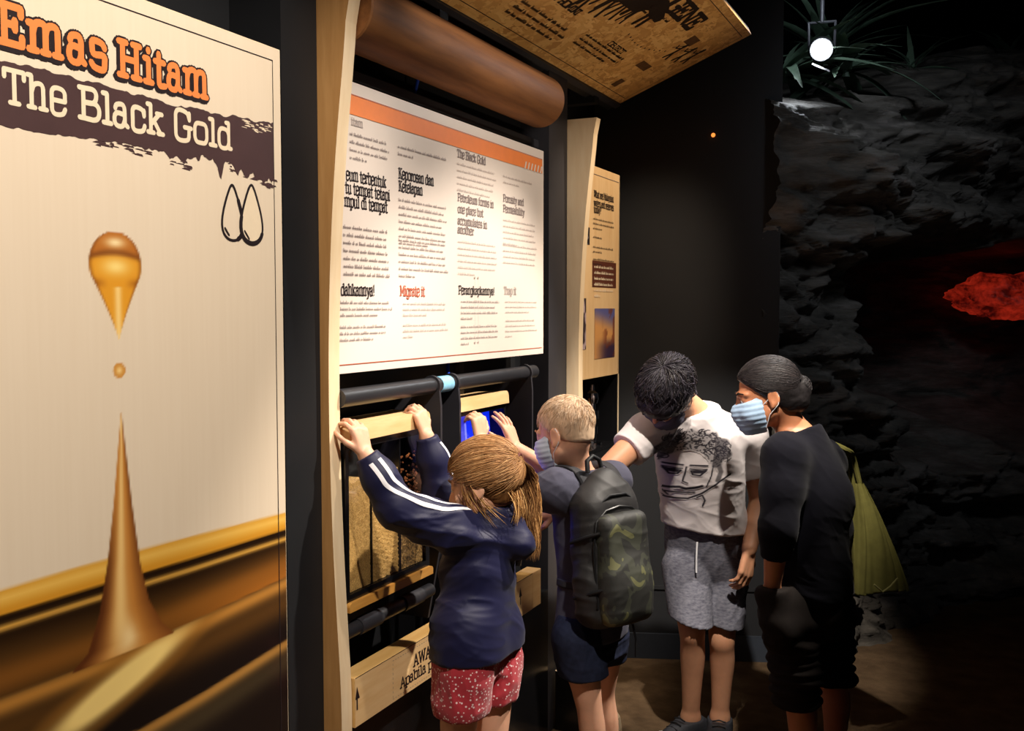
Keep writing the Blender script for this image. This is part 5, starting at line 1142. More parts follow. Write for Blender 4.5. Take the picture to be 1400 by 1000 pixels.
def eyes(J, root, iris=(60, 40, 28), brow=(40, 30, 26)):
    B, c, s = J['HB'], J['head'], J['hs']; em = mat('eye_white', rgb(225, 218, 210), 0.2, 0.5, var=0.02)
    im = mat('iris', rgb(*iris), 0.2, 0.5, var=0.1); bm_ = mat('eyebrow_hair', rgb(*brow), 0.7, 0.2, var=0.1)
    for q in (-1, 1):
        e = MB(); e.lathe(loc(c, B, (0.031 * q, 0.080, -0.003), s), B[1], [(0, 0.0085 * s), (0.005 * s, 0.0078 * s), (0.009 * s, 0.0045 * s), (0.0102 * s, 0.0008)], 14)
        o = e.build('eye', em, root, smooth=True)
        i_ = MB().lathe(loc(c, B, (0.031 * q, 0.0893, -0.003), s), B[1], [(0, 0.0042 * s), (0.0012 * s, 0.0030 * s)], 12).build('iris', im, o, smooth=True); i_.matrix_parent_inverse = Matrix.Identity(4); i_.location = (0, 0, 0)
        MB().tube([loc(c, B, p, s) for p in ((0.014 * q, 0.0955, 0.020), (0.030 * q, 0.0925, 0.026), (0.050 * q, 0.0785, 0.021))], [0.003 * s, 0.0035 * s, 0.0015 * s], 8).build('eyebrow', bm_, root, smooth=True)
def mask(J, root, m, side_m, low=0.0):
    """pleated surgical mask over nose and chin with two ear loops"""
    B, c, s = J['HB'], J['head'], J['hs']; P = lambda *p: loc(c, B, p, s)
    F = Field(c - 0.17 * s, c + 0.17 * s, 0.003)
    F.ell(P(0, 0.033, -0.040), np.array((0.0715, 0.076, 0.086)) * s, B, 0.01); F.ell(P(0, 0.075, -0.045), np.array((0.034, 0.050, 0.040)) * s, B, 0.03 * s)
    for q in (-1, 1): F.ell(P(0.040 * q, 0.060, -0.045), np.array((0.030, 0.032, 0.036)) * s, B, 0.02 * s)
    F.ell(P(0, 0.070, -0.088), np.array((0.036, 0.034, 0.034)) * s, B, 0.03 * s)
    F.cut(P(0, 0.09, -0.010), B[2] + B[1] * 0.25); F.cut(P(0, 0.02, -0.118), -B[2]); F.cut(P(0, 0.026, 0), -B[1] + 0.0 * B[2])
    pl_ = lambda V: 0.0009 * np.sin(((V - c) @ B[2]) / s * 2 * math.pi / 0.017) + 0.001 * fbm(V * 40, 2, 3)
    mk = solid('face_mask', F, m, root, disp=pl_, it=1)
    for q in (-1, 1):
        for a in ((0.058, 0.030, -0.028), (0.054, 0.030, -0.100)):
            l = MB().tube([P(a[0] * q, a[1], a[2]), P(0.074 * q, 0.012, (a[2] - 0.0) * 0.62 + 0.004), P(0.083 * q, -0.020, 0.018 if a[2] > -0.05 else -0.030), P(0.080 * q, -0.027, -0.004)], 0.0010 * s + 0.0003, 6).build('ear_loop', side_m, mk, smooth=True)
            l.matrix_parent_inverse = Matrix.Identity(4); l.location = (0, 0, 0)
    return mk
from mathutils.bvhtree import BVHTree
def bvh_of(o):
    me = o.data; n = len(me.vertices); v = np.empty(n * 3, np.float32); me.vertices.foreach_get('co', v)
    k = len(me.loops); li = np.empty(k, np.int32); me.loops.foreach_get('vertex_index', li)
    st_ = np.empty(len(me.polygons), np.int32); me.polygons.foreach_get('loop_start', st_)
    return BVHTree.FromPolygons(v.reshape(-1, 3).tolist(), [li[a:b].tolist() for a, b in zip(st_, np.r_[st_[1:], k])])
def ribbon(name, bv, line, outv, off, width, m, parent, lift=0.0012):
    """cloth stripe lying on a sleeve: line = points along the axis, outv = direction from the axis to the surface"""
    line = np.asarray(line); tg = np.gradient(line, axis=0); rows = []
    for p, t in zip(line, tg):
        t = unit(t); ov = unit(outv - t * (outv @ t)); sd = np.cross(t, ov); row = []
        for a in np.linspace(-0.5, 0.5, 4):
            q = p + sd * (off + a * width) + ov * 0.16; hit, nrm, _, _ = bv.ray_cast(Vector(q), Vector(-ov), 0.16)
            if hit is None: row = None; break
            row.append(np.array(hit + nrm * lift))
        if row is not None: rows.append(row)
    R_ = np.array(rows)
    for _ in range(2): R_[1:-1] = 0.25 * R_[:-2] + 0.5 * R_[1:-1] + 0.25 * R_[2:]
    gi = np.arange(R_.shape[0] * 4).reshape(-1, 4)
    Q = np.stack([gi[:-1, :-1], gi[1:, :-1], gi[1:, 1:], gi[:-1, 1:]], -1).reshape(-1, 4)
    o = link(name, np_mesh(name, R_.reshape(-1, 3), Q), m); keep(o, parent) if parent.type == 'EMPTY' else None
    if parent.type != 'EMPTY': o.parent = parent
    return o
def strand_mesh(paths, r0, cols, seg=5, flat=1.0):
    """paths (n,m,3): tapered tubes, one colour per path"""
    n, m_, _ = paths.shape; t = np.gradient(paths, axis=1); t /= np.linalg.norm(t, axis=2, keepdims=True) + 1e-9
    ref = np.where(np.abs(t[..., 2:3]) > 0.9, np.array([1.0, 0, 0]), np.array([0, 0, 1.0])); a = np.cross(t, ref); a /= np.linalg.norm(a, axis=2, keepdims=True) + 1e-9; b = np.cross(t, a)
    tp = np.linspace(0, 1, m_); pr = (0.35 + 0.65 * np.sin(np.pi * np.clip(tp * 0.85 + 0.12, 0, 1))) * np.where(tp > 0.9, (1 - tp) / 0.1 * 0.9 + 0.1, 1)
    rr_ = np.asarray(r0).reshape(-1, 1) * pr[None]
    ang = 2 * np.pi * np.arange(seg) / seg
    V = paths[:, :, None, :] + rr_[..., None, None] * (a[:, :, None, :] * np.cos(ang)[None, None, :, None] + flat * b[:, :, None, :] * np.sin(ang)[None, None, :, None])
    idx = np.arange(n * m_ * seg).reshape(n, m_, seg); i0, i1 = idx[:, :-1], idx[:, 1:]
    Q = np.stack([i0, np.roll(i0, -1, 2), np.roll(i1, -1, 2), i1], -1).reshape(-1, 4)
    C_ = np.repeat(np.asarray(cols), m_ * seg, axis=0); return V.reshape(-1, 3), Q, C_
def slerp_paths(d0, d1, m_):
    d0 = d0 / np.linalg.norm(d0, axis=1, keepdims=True); d1 = d1 / np.linalg.norm(d1, axis=1, keepdims=True)
    w_ = np.arccos(np.clip((d0 * d1).sum(1), -1, 1))[:, None, None]; t = np.linspace(0, 1, m_)[None, :, None]
    return (np.sin((1 - t) * w_) * d0[:, None] + np.sin(t * w_) * d1[:, None]) / np.sin(np.maximum(w_, 1e-4))
def hair_cap(J, root, m, colf, infl, plane, k=0.01, extra=None, amp=0.0012, it=1, name='hair', nape=0.8):
    """hair volume over the skull; plane (point, normal) in head units keeps the hairy side"""
    B, c, s = J['HB'], J['head'], J['hs']; P = lambda *p: loc(c, B, p, s)
    F = Field(c - 0.20 * s, c + 0.20 * s, 0.0035)
    F.ell(P(0, -0.014, 0.036), np.array((0.074, 0.094, 0.080)) * s + infl, B, 0.01)
    F.ell(P(0, -0.045, -0.025), np.array((0.054, 0.052, 0.058)) * s + infl * nape, B, 0.03 * s)
    for pp, nn in plane: F.cut(P(*pp), B.T @ np.asarray(nn), k)
    if extra: extra(F, P, B, s)
    dd = lambda V: amp * fbm(((V - c) @ B.T) * np.array((90, 18, 90)) / s, 3, 7)
    return solid(name, F, m, root, colf, dd, it)

# ================================================================== people
SKIN_F = mat('fair_skin', rgb(226, 172, 142), 0.5, 0.4, var=0.05, vscale=25, bump=0.05, bscale=500)
SKIN_T = mat('tan_skin', rgb(206, 150, 116), 0.5, 0.4, var=0.05, vscale=25, bump=0.05, bscale=500)
SKIN_W = mat('warm_brown_skin', rgb(190, 126, 90), 0.5, 0.4, var=0.05, vscale=25, bump=0.05, bscale=500)
for m_ in (SKIN_F, SKIN_T, SKIN_W):
    b_ = m_.node_tree.nodes['Principled BSDF']; b_.inputs['Subsurface Weight'].default_value = 0.12; b_.inputs['Subsurface Radius'].default_value = (0.008, 0.003, 0.0015); b_.inputs['Subsurface Scale'].default_value = 0.6
HAIR = mat_vcol('hair_strands', 0.48, 0.25, bump=0.25, bscale=260, stretch=(1, 1, 0.25), var=0.15, vscale=80)
MASKW = mat('pale_mask_fabric', rgb(196, 212, 232), 0.75, 0.2, var=0.03, bump=0.15, bscale=700)
MASKB = mat('blue_mask_fabric', rgb(168, 196, 226), 0.75, 0.2, var=0.03, bump=0.15, bscale=700)
MASKG = mat('grey_mask_fabric', rgb(96, 94, 112), 0.75, 0.2, var=0.03, bump=0.15, bscale=700)
LOOP = mat('white_elastic', rgb(228, 228, 232), 0.7, 0.2, var=0.03)
SHOE = mat('black_sneaker_mesh', rgb(54, 56, 62), 0.6, 0.35, var=0.2, vscale=120, bump=0.3, bscale=500)
SOLE = mat('dark_rubber', rgb(24, 24, 26), 0.6, 0.3, var=0.05)
WHITE = mat('white_trim', rgb(232, 230, 236), 0.7, 0.25, var=0.03)
def shoes(J, root, tick=None, m=None):
    for q in 'LR':
        F, he, d, lat, L = shoe_field(J, q); s = J['s']
        sh = solid('shoe', F, m or SHOE, root, it=1)
        b = MB()
        pts = []
        for i in range(24):
            a = 2 * math.pi * i / 24; x = math.cos(a) * L * 0.5; y = math.sin(a) * (0.050 if math.cos(a) > 0 else 0.042) * s
            pts.append(Vector((he + d * (L * 0.5 - 0.012 * s + x) + lat * y)))
        b.prism([(p.x, p.y, 0.0) for p in pts], (0, 0, 0.022 * s)); o = b.build('sole', SOLE, sh, smooth=True); o.matrix_parent_inverse = Matrix.Identity(4); o.location = (0, 0, 0)
        l = MB()
        for i in range(4):
            c = he + d * (L * (0.46 + 0.08 * i)) + np.array([0, 0, (0.098 - 0.011 * i) * s]); l.tube([c - lat * 0.024 * s, c + np.array([0, 0, 0.006]), c + lat * 0.024 * s], 0.003, 6)
        o = l.build('laces', SOLE, sh, smooth=True); o.matrix_parent_inverse = Matrix.Identity(4); o.location = (0, 0, 0)
        if tick:
            for sg in (-1, 1):
                c = he + d * L * 0.52 + lat * sg * 0.050 * s; u_ = d; z = np.array([0, 0, 1.0])
                pts = [(-0.040, 0.052), (-0.046, 0.036), (-0.034, 0.028), (0.050, 0.060), (-0.028, 0.040)]
                b = MB().prism([Vector(c + u_ * x * s + z * y * s - lat * sg * (y - 0.028) * 0.30) for x, y in pts], Vector(lat * sg * 0.004))
                o = b.build('curved_tick', WHITE, sh); o.matrix_parent_inverse = Matrix.Identity(4); o.location = (0, 0, 0)
def A_(*p): return np.array(p, float)
def fix_len(a, b, L):
    """pull b to distance L from a"""
    return a + unit(b - a) * L
HAIRCOL = lambda base, var: (lambda V: lin(np.clip(np.asarray(base, float) + var * fbm(V * 90, 2, 3)[:, None], 0, 255)))

# ------------------------------------------------------------------ the girl
def girl():
    s = 0.74
    root = thing('person', 'child with a long wavy ponytail in a navy striped track jacket gripping the tank rail', 'person', (0.42, 2.42, 0.0))
    J = dict(s=s, hs=0.90, sw=0.125, hw=0.115, ws=0.84, ds=0.90)
    fw = A_(*(-0.9989, -0.046, 0)); lat = np.cross(fw, [0, 0, 1])   # right side of the body
    J['fw'], J['lat'] = unit(fw), unit(lat)
    J['pel'] = A_(*(0.428, 2.295, 0.757)); J['che'] = A_(*(0.425, 2.307, 0.972)); J['nk'] = A_(*(0.452, 2.326, 1.08))
    J['head'] = A_(*(0.44, 2.304, 1.166)); J['HB'] = basis(A_(*(-0.9679, -0.1254, -0.2176)), A_(*(-0.1493, 0.0392, 0.988)))
    J['shL'] = A_(*(0.402, 2.192, 1.067)); J['shR'] = A_(*(0.385, 2.425, 1.039))
    J['elL'] = A_(*(0.303, 2.094, 1.136)); J['wrL'] = A_(*(0.237, 2.06, 1.261))
    J['elR'] = A_(*(0.254, 2.413, 1.12)); J['wrR'] = A_(*(0.224, 2.381, 1.27))
    for q, px in (('L', A_(*(0.426, 2.225, 0.724))), ('R', A_(*(0.437, 2.361, 0.682)))): J['hp' + q] = px
    J['knL'] = A_(*(0.408, 2.201, 0.461)); J['anL'] = A_(*(0.384, 2.244, 0.271)); J['knR'] = A_(*(0.441, 2.346, 0.417)); J['anR'] = A_(*(0.426, 2.394, 0.229))
    for q in 'LR': J['an' + q][2] = 0.065; J['to' + q] = J['fw']
    n = unit(A_(-0.95, 0.05, -0.25))
    J['handL'] = dict(d=A_(*(-0.307, -0.0176, 0.9516)), n=A_(*(-0.9668, 0.2335, -0.1036)), thumb=-1, L=0.132, rw=0, curl=(0.55, 0.75, 0.5), spread=0.12, tcurl=0.7)
    J['handR'] = dict(d=A_(*(-0.2995, -0.0349, 0.9535)), n=A_(*(-0.9813, 0.163, -0.1025)), thumb=1, L=0.132, rw=0, curl=(0.70, 0.85, 0.5), spread=0.10, tcurl=0.7)
    blend_body(J, root, SKIN_F, 0.0045); eyes(J, root, (70, 90, 110), (120, 86, 56))
    # track jacket
    o = 0.014; lo, hi = bounds(J, ['pel', 'che', 'nk', 'shL', 'shR', 'elL', 'elR', 'wrL', 'wrR'], 0.16)
    F = Field(lo, hi, 0.0045); torso(F, J, o, 0.06, (0.016, 0.016, 0.014, 0.006, 0.0, 0.0, 0.0))
    for q in 'LR': F.cap(J['hp' + q] + A_(0, 0, 0.075), J['hp' + q] - A_(0, 0, 0.01), 0.082, 0.086, 0.04)
    F.cap(J['nk'] - J['fw'] * 0.030 - A_(0, 0, 0.02), J['nk'] - J['fw'] * 0.078 - A_(0, 0, 0.070), 0.050, 0.042, 0.03)
    for q in 'LR':
        a, b, c = J['sh' + q], J['el' + q], J['wr' + q]; F.chain([a, a * 0.5 + b * 0.5 + A_(0, 0, -0.012), b + A_(0, 0, -0.010), b * 0.45 + c * 0.55, c - (c - b) * 0.10], [0.054, 0.048, 0.046, 0.040, 0.031], 0.035)
        F.cap(c - (c - b) * 0.18, c - (c - b) * 0.02, 0.031, 0.031, 0.004)
        F.cutnear(c - (c - b) * 0.02, c - b, 0.07)
    F.cap(J['nk'] + A_(0, 0, -0.02), J['nk'] + A_(0, 0, 0.012), 0.070, 0.056, 0.02)
    F.cut(J['pel'] + A_(0, 0, -0.030), A_(0, 0, -1)); F.cutnear(J['nk'] + A_(0, 0, 0.018) + J['fw'] * 0.01, A_(0, 0, 1) + J['fw'] * 0.35, 0.10)
    NAVY = lin((19, 20, 56)); WHT = lin((232, 230, 242))
    ch = [J['nk'] - A_(0, 0, 0.004), J['shL'], J['elL'], J['wrL']]; chR = [J['nk'], J['shR'], J['elR'], J['wrR']]
    jcol = lambda V: np.tile(NAVY, (len(V), 1)) * (1 + 0.06 * fbm(V * 60, 2, 4))[:, None]
    JK = mat_vcol('navy_tracksuit_fabric', 0.55, 0.3, sheen=0.06, bump=0.12, bscale=700)
    fd = folds([unit(A_(0.1, 0.3, 1.0)), unit(A_(-0.5, 0.5, 0.8))], 0.0090, 62, 2, 1.4)
    jk = solid('track_jacket', F, JK, root, jcol, lambda V: fd(V) * np.clip((np.minimum(np.linalg.norm(V - J['wrL'], axis=1), np.linalg.norm(V - J['wrR'], axis=1)) - 0.05) / 0.1, 0.1, 1), 2)
    bv = bvh_of(jk)
    for chn, outv in ((ch, unit(A_(0.10, -0.55, 0.83))), (chR, unit(A_(0.45, 0.15, 0.9)))):
        kp = chaikin([np.asarray(q) for q in (chn[0] * 0.75 + chn[1] * 0.25, chn[1], chn[2], chn[2] * 0.16 + chn[3] * 0.84)], 3); kp = np.array(kp)
        sl2 = np.r_[0, np.cumsum(np.linalg.norm(np.diff(kp, axis=0), axis=1))]; q = np.linspace(0, sl2[-1], 70); lp = np.stack([np.interp(q, sl2, kp[:, i]) for i in range(3)], 1)
        for c0 in (-0.0125, 0.0125): ribbon('sleeve_stripe', bv, lp, outv, c0, 0.0105, WHITE, jk)
    # red dotted shorts
    F = Field(*bounds(J, ['pel', 'hpL', 'hpR'], 0.22), 0.0045); torso(F, J, 0.008, 0.05)
    for q in 'LR': leg(F, J, q, 0.005); F.cap(J['hp' + q] + A_(0, 0, 0.040), J['hp' + q] + (J['kn' + q] - J['hp' + q]) * 0.42, 0.068, 0.068, 0.03)
    hz = J['pel'][2] - 0.178
    F.cut(A_(0, 0, hz) + 0 * J['pel'], A_(0, 0, -1)); F.cut(J['pel'] + A_(0, 0, 0.06), A_(0, 0, 1))
    fz = folds([J['lat'], unit(J['fw'] + 0.3 * J['lat'])], 0.006, 75, 4, 1.0)
    solid('shorts', F, mat_dots('red_floral_cotton', rgb(176, 38, 52), rgb(244, 214, 214), 105, 0.24), root, None, lambda V: fz(V) * np.clip((J['pel'][2] + 0.02 - V[:, 2]) / 0.1, 0.1, 1), 1)
    shoes(J, root)
    # hair pulled back into a ponytail
    B, c, hs = J['HB'], J['head'], J['hs']; P = lambda *p: loc(c, B, p, hs)
    base = (150, 106, 62)
    hair = hair_cap(J, root, HAIR, HAIRCOL((112, 76, 44), 10), 0.010, [((0, 0.060, 0.045), (0, 0.78, -0.62)), ((0, -0.055, -0.072), (0, 0.2, -1))], 0.012, None, 0.0012, 1, 'hair', 0.0)
    rad = np.array((0.074, 0.094, 0.080)) * hs + 0.015; cen = np.array((0, -0.014, 0.036))
    tie = unit(np.array((0.0, -0.96, 0.12)))
    n = 2000; r = RNG
    th = r.uniform(-3.1, 3.1, n); ed = np.stack([np.sin(th) * 0.95, np.cos(th) * 0.80 + 0.12, 0.42 * np.cos(th) + 0.02 - 0.45 * np.abs(np.sin(th)) * 0.6 - 0.45 * (np.abs(th) > 2.2)], 1) + 0.10 * r.standard_normal((n, 3))
    en = tie + 0.10 * r.standard_normal((n, 3))
    D = slerp_paths(ed, en, 14); lift = 1.0 + 0.035 * r.uniform(-0.5, 1, n)[:, None] + 0.03 * np.sin(np.linspace(0, np.pi, 14))[None]
    pth = (D * rad * lift[..., None]) + cen * hs; pth += 0.0016 * np.sin(np.linspace(0, 9, 14)[None, :, None] + r.uniform(0, 6, (n, 1, 1)))
    W = c + pth @ B
    pal = lin(np.array([(134, 94, 58), (150, 108, 68), (170, 126, 82), (186, 144, 98), (142, 100, 60)]))[r.integers(0, 5, n)]
    V, Q, C_ = strand_mesh(W, r.uniform(0.0006, 0.0015, n), pal, 4)
    me = np_mesh('hair_locks', V, Q); vcol(me, C_); o_ = link('hair_locks', me, HAIR); keep(o_, root); o_['kind'] = 'stuff'
    # ponytail
    tp_ = P(0, -0.014 - 0.094 - 0.012, 0.046)
    spine = np.array([tp_, A_(*(0.497, 2.431, 1.172)), A_(*(0.506, 2.441, 1.091)), A_(*(0.511, 2.438, 1.012)), A_(*(0.52, 2.438, 0.937))])
    tt = np.linspace(0, 1, 22); kn = np.linspace(0, 1, 5); sp_ = np.stack([np.interp(tt, kn, spine[:, i]) for i in range(3)], 1)
    for _ in range(3): sp_[1:-1] = 0.25 * sp_[:-2] + 0.5 * sp_[1:-1] + 0.25 * sp_[2:]
    n = 1100; ang = r.uniform(0, 2 * np.pi, n); rd = np.sqrt(r.uniform(0, 1, n)); env = np.interp(tt, [0, 0.10, 0.35, 0.65, 1.0], [0.010, 0.020, 0.034, 0.032, 0.016])
    ux = A_(*(0.9057, 0.4239, 0)); uy = A_(*(-0.4239, 0.9057, 0)); ph = r.uniform(0, 6.28, n); wv = 0.006 * np.sin(tt[None] * r.uniform(9, 15, n)[:, None] + ph[:, None]) * np.clip(tt * 4, 0, 1)[None]
    X = env[None] * (rd * np.cos(ang))[:, None] + wv; Y = env[None] * (rd * np.sin(ang))[:, None] * 0.8 + 0.5 * wv
    end = r.uniform(0.62, 1.0, n); T2 = tt[None] * end[:, None]
    S = np.stack([np.stack([np.interp(T2[i], tt, sp_[:, d]) for d in range(3)], 1) for i in range(n)])
    pth = S + X[..., None] * ux + Y[..., None] * uy
    pal = lin(np.array([(120, 82, 48), (148, 106, 62), (178, 132, 82), (196, 152, 100), (110, 74, 44)]))[r.integers(0, 5, n)]
    V, Q, C_ = strand_mesh(pth, r.uniform(0.0007, 0.0018, n), pal, 4)
    me = np_mesh('ponytail', V, Q); vcol(me, C_); o_ = link('ponytail', me, HAIR); keep(o_, root); o_['kind'] = 'stuff'
    MB().tube([tp_ + 0.017 * (math.cos(a) * ux * 0.3 + math.sin(a) * A_(0, 0, 1) + math.cos(a) * uy * 0.8) for a in np.linspace(0, 6.283, 18)], 0.005, 8).build('hair_tie', mat('dark_red_elastic', rgb(90, 44, 36), 0.7, 0.3, var=0.1), root, smooth=True)
    # loose wisps by the cheek and neck
    wp = []
    for k in range(46):
        a = r.uniform(-1, 1); p0 = P(-0.072 + 0.01 * r.standard_normal(), 0.02 + 0.03 * a, 0.00 + 0.02 * r.standard_normal()); p2 = P(-0.050 + 0.03 * r.uniform(-1, 1), -0.02 + 0.05 * a, -0.105 + 0.02 * r.standard_normal()); p1 = P(-0.082, 0.012 + 0.04 * a, -0.06)
        t = np.linspace(0, 1, 12)[:, None]; wp.append((1 - t) ** 2 * p0 + 2 * t * (1 - t) * p1 + t * t * p2)
    for k in range(60):
        p0 = P(0.05 * r.uniform(-1, 1), -0.085, -0.02 + 0.02 * r.standard_normal()); p2 = P(0.05 * r.uniform(-1, 1), -0.075 - 0.02 * r.uniform(0, 1), -0.115 - 0.02 * r.uniform(0, 1)); p1 = p0 * 0.5 + p2 * 0.5 - B[1] * 0.02
        t = np.linspace(0, 1, 12)[:, None]; wp.append((1 - t) ** 2 * p0 + 2 * t * (1 - t) * p1 + t * t * p2)
    V, Q, C_ = strand_mesh(np.array(wp), r.uniform(0.0005, 0.0012, len(wp)), lin(np.array([(120, 80, 44), (160, 116, 66), (200, 156, 100)]))[r.integers(0, 3, len(wp))], 4)
    me = np_mesh('loose_wisps', V, Q); vcol(me, C_); o_ = link('loose_wisps', me, HAIR); keep(o_, root); o_['kind'] = 'stuff'
    return J
girl()

# ------------------------------------------------------------------ the boy with the backpack
def boy():
    s = 0.79
    root = thing('person', 'short-haired blond child in a grey t-shirt and white mask leaning over the blue tank', 'person', (0.5, 2.95, 0.0))
    J = dict(s=s, hs=0.92, sw=0.140, hw=0.125, ws=0.95)
    fw = A_(*(-0.9789, 0.2043, 0)); J['fw'] = unit(fw); J['lat'] = unit(np.cross(fw, [0, 0, 1]))
    J['pel'] = A_(*(0.548, 2.82, 0.647)); J['che'] = A_(*(0.536, 2.833, 0.955)); J['nk'] = A_(*(0.509, 2.841, 1.106))
    J['head'] = A_(*(0.468, 2.797, 1.244)); J['HB'] = basis(A_(*(-0.9577, 0.159, -0.24)), A_(*(-0.1667, 0.0308, 0.9855)))
    J['shL'] = A_(*(0.478, 2.704, 1.09)); J['shR'] = A_(*(0.558, 2.984, 1.074))
    J['elL'] = A_(*(0.311, 2.723, 1.047)); J['wrL'] = A_(*(0.25, 2.661, 1.222))
    J['elR'] = A_(*(0.384, 2.98, 1.071)); J['wrR'] = A_(*(0.269, 2.877, 1.173))
    J['hpL'] = A_(*(0.537, 2.737, 0.638)); J['hpR'] = A_(*(0.564, 2.88, 0.599)); J['knL'] = A_(*(0.563, 2.749, 0.464)); J['knR'] = A_(*(0.544, 2.924, 0.403))
    J['anL'] = A_(*(0.565, 2.807, 0.134)); J['anR'] = A_(*(0.548, 2.974, 0.115))
    for q in 'LR': J['an' + q][2] = 0.07; J['to' + q] = J['fw']
    J['handL'] = dict(d=A_(*(-0.1898, 0.1777, 0.9656)), n=A_(*(-0.9216, 0.334, -0.198)), thumb=1, L=0.140, rw=0, curl=(0.9, 0.9, 0.5), spread=0.08, tcurl=0.6)
    J['handR'] = dict(d=A_(*(-0.3781, -0.0637, 0.9236)), n=A_(*(-0.9553, 0.1586, -0.2494)), thumb=-1, L=0.140, rw=0, curl=(0.10, 0.25, 0.2), spread=0.16, tcurl=0.3)
    blend_body(J, root, SKIN_F, 0.0045); eyes(J, root, (80, 100, 120), (180, 140, 100))
    mask(J, root, MASKW, LOOP)
    F = Field(*bounds(J, ['pel', 'che', 'nk', 'shL', 'shR', 'elL', 'elR'], 0.15), 0.0045); torso(F, J, 0.013, 0.06)
    for q in 'LR':
        a, b = J['sh' + q], J['el' + q]; t = 0.46; F.cap(a, a + (b - a) * t, 0.052, 0.054, 0.04); F.cutnear(a + (b - a) * (t + 0.04), b - a, 0.085)
    F.cut(J['pel'] + A_(0, 0, -0.02), A_(0, 0, -1)); F.cutnear(J['nk'] + A_(0, 0, -0.004) + J['fw'] * 0.012, A_(0, 0, 1) + J['fw'] * 0.5, 0.075)
    fd = folds([unit(A_(0.5, 0.4, 0.8)), unit(A_(-0.6, 0.5, 0.5))], 0.0045, 60, 6, 1.2)
    bts = solid('t_shirt', F, mat('slate_grey_jersey', rgb(76, 76, 92), 0.85, 0.2, var=0.06, vscale=80, sheen=0.05, bump=0.12, bscale=700), root, None, fd, 2)
    F = Field(*bounds(J, ['pel', 'hpL', 'hpR', 'knL', 'knR'], 0.17), 0.0045)
    torso(F, J, 0.008, 0.04)
    for q in 'LR': F.cap(J['hp' + q], J['hp' + q] + (J['kn' + q] - J['hp' + q]) * 0.86, 0.080, 0.072, 0.02)
    F.cut(A_(0, 0, J['knL'][2] + 0.062), A_(0, 0, -1)); F.cut(J['pel'] + A_(0, 0, 0.06), A_(0, 0, 1))
    fd2 = folds([A_(0, 0, 1), J['lat']], 0.006, 85, 8, 1.1)
    solid('shorts', F, mat('navy_denim', rgb(36, 42, 64), 0.85, 0.2, var=0.22, vscale=50, bump=0.2, bscale=500), root, None, fd2, 1)
    shoes(J, root)
    B, c, hs = J['HB'], J['head'], J['hs']
    hair = hair_cap(J, root, HAIR, HAIRCOL((216, 186, 156), 8), 0.005, [((0, 0.066, 0.052), (0, 0.62, -0.72)), ((0, -0.06, -0.036), (0, 0.25, -1))], 0.010, None, 0.0006, 1, 'hair', 0.0)
    r = RNG; n = 2600; rad = np.array((0.074, 0.094, 0.080)) * hs + 0.0065; cen = np.array((0, -0.014, 0.036))
    cr = unit(np.array((0.05, -0.55, 0.83))); d0 = cr + 0.85 * r.standard_normal((n, 3)); d0[:, 2] += 0.35; d0 /= np.linalg.norm(d0, axis=1, keepdims=True)
    ok = (d0[:, 2] > -0.30 + 0.55 * d0[:, 1]); d0 = d0[ok]; n = len(d0)
    aw = d0 - cr; aw -= (aw * d0).sum(1)[:, None] * d0; d1 = d0 + unit(aw) * 0 + aw / (np.linalg.norm(aw, axis=1, keepdims=True) + 1e-6) * 0.26 + 0.04 * r.standard_normal((n, 3))
    D = slerp_paths(d0, d1, 7); W = c + ((D * rad * (1.0 + 0.03 * np.linspace(0, 1, 7)[None, :, None] * r.uniform(0.2, 1.4, (n, 1, 1)))) + cen * hs) @ B
    pal = lin(np.array([(222, 194, 166), (212, 182, 150), (230, 206, 180), (200, 166, 132)]))[r.integers(0, 4, n)]
    V, Q, C_ = strand_mesh(W, r.uniform(0.0005, 0.0010, n), pal, 4); me = np_mesh('hair_locks', V, Q); vcol(me, C_); o_ = link('hair_locks', me, HAIR); keep(o_, root); o_['kind'] = 'stuff'
    # ---- backpack
    bp = thing('backpack', 'black camouflage backpack worn by the blond child', 'backpack', (0.62, 2.90, 0.75))
    out = unit(A_(*(0.8782, -0.4679, 0.0995))); lat = unit(np.cross(A_(0, 0, 1), out)); up = np.cross(out, lat); BB = np.array([lat, out, up])
    cc = A_(*(0.625, 2.739, 0.913)); Q_ = lambda a, b, cc_: cc + lat * a + out * b + up * cc_
    F = Field(cc - 0.34, cc + 0.34, 0.0045)
    F.rbox(Q_(0, 0.0, -0.02), (0.110, 0.062, 0.200), BB, 0.055, 0.02); F.ell(Q_(0.01, -0.005, 0.165), (0.072, 0.050, 0.075), BB, 0.05); F.ell(Q_(-0.095, 0.01, -0.09), (0.030, 0.045, 0.085), BB, 0.02)
    fdb = folds([up, unit(up + lat)], 0.006, 60, 3, 1.4)
    solid('pack_body', F, mat('black_nylon', rgb(46, 45, 46), 0.55, 0.4, var=0.1, vscale=40, bump=0.25, bscale=600), bp, None, fdb, 1)
    F = Field(cc - 0.34, cc + 0.34, 0.0045); F.rbox(Q_(0.004, 0.064, -0.045), (0.090, 0.034, 0.160), BB, 0.030, 0.02); F.ell(Q_(0.004, 0.070, -0.10), (0.082, 0.045, 0.085), BB, 0.04)
    solid('front_pocket', F, mat_camo(), bp, None, folds([up, unit(up - lat)], 0.0035, 52, 7, 1.2), 1)
    zp = MB().tube([Q_(-0.094, 0.052, -0.15), Q_(-0.097, 0.055, 0.02), Q_(-0.085, 0.060, 0.095), Q_(-0.05, 0.064, 0.124), Q_(0.0, 0.066, 0.132), Q_(0.05, 0.064, 0.124), Q_(0.086, 0.060, 0.095), Q_(0.099, 0.055, 0.02), Q_(0.097, 0.052, -0.15)], 0.004, 8)
    zp.build('zip_line', mat('dark_zip', rgb(26, 26, 28), 0.4, 0.5, var=0.1), bp, smooth=True)
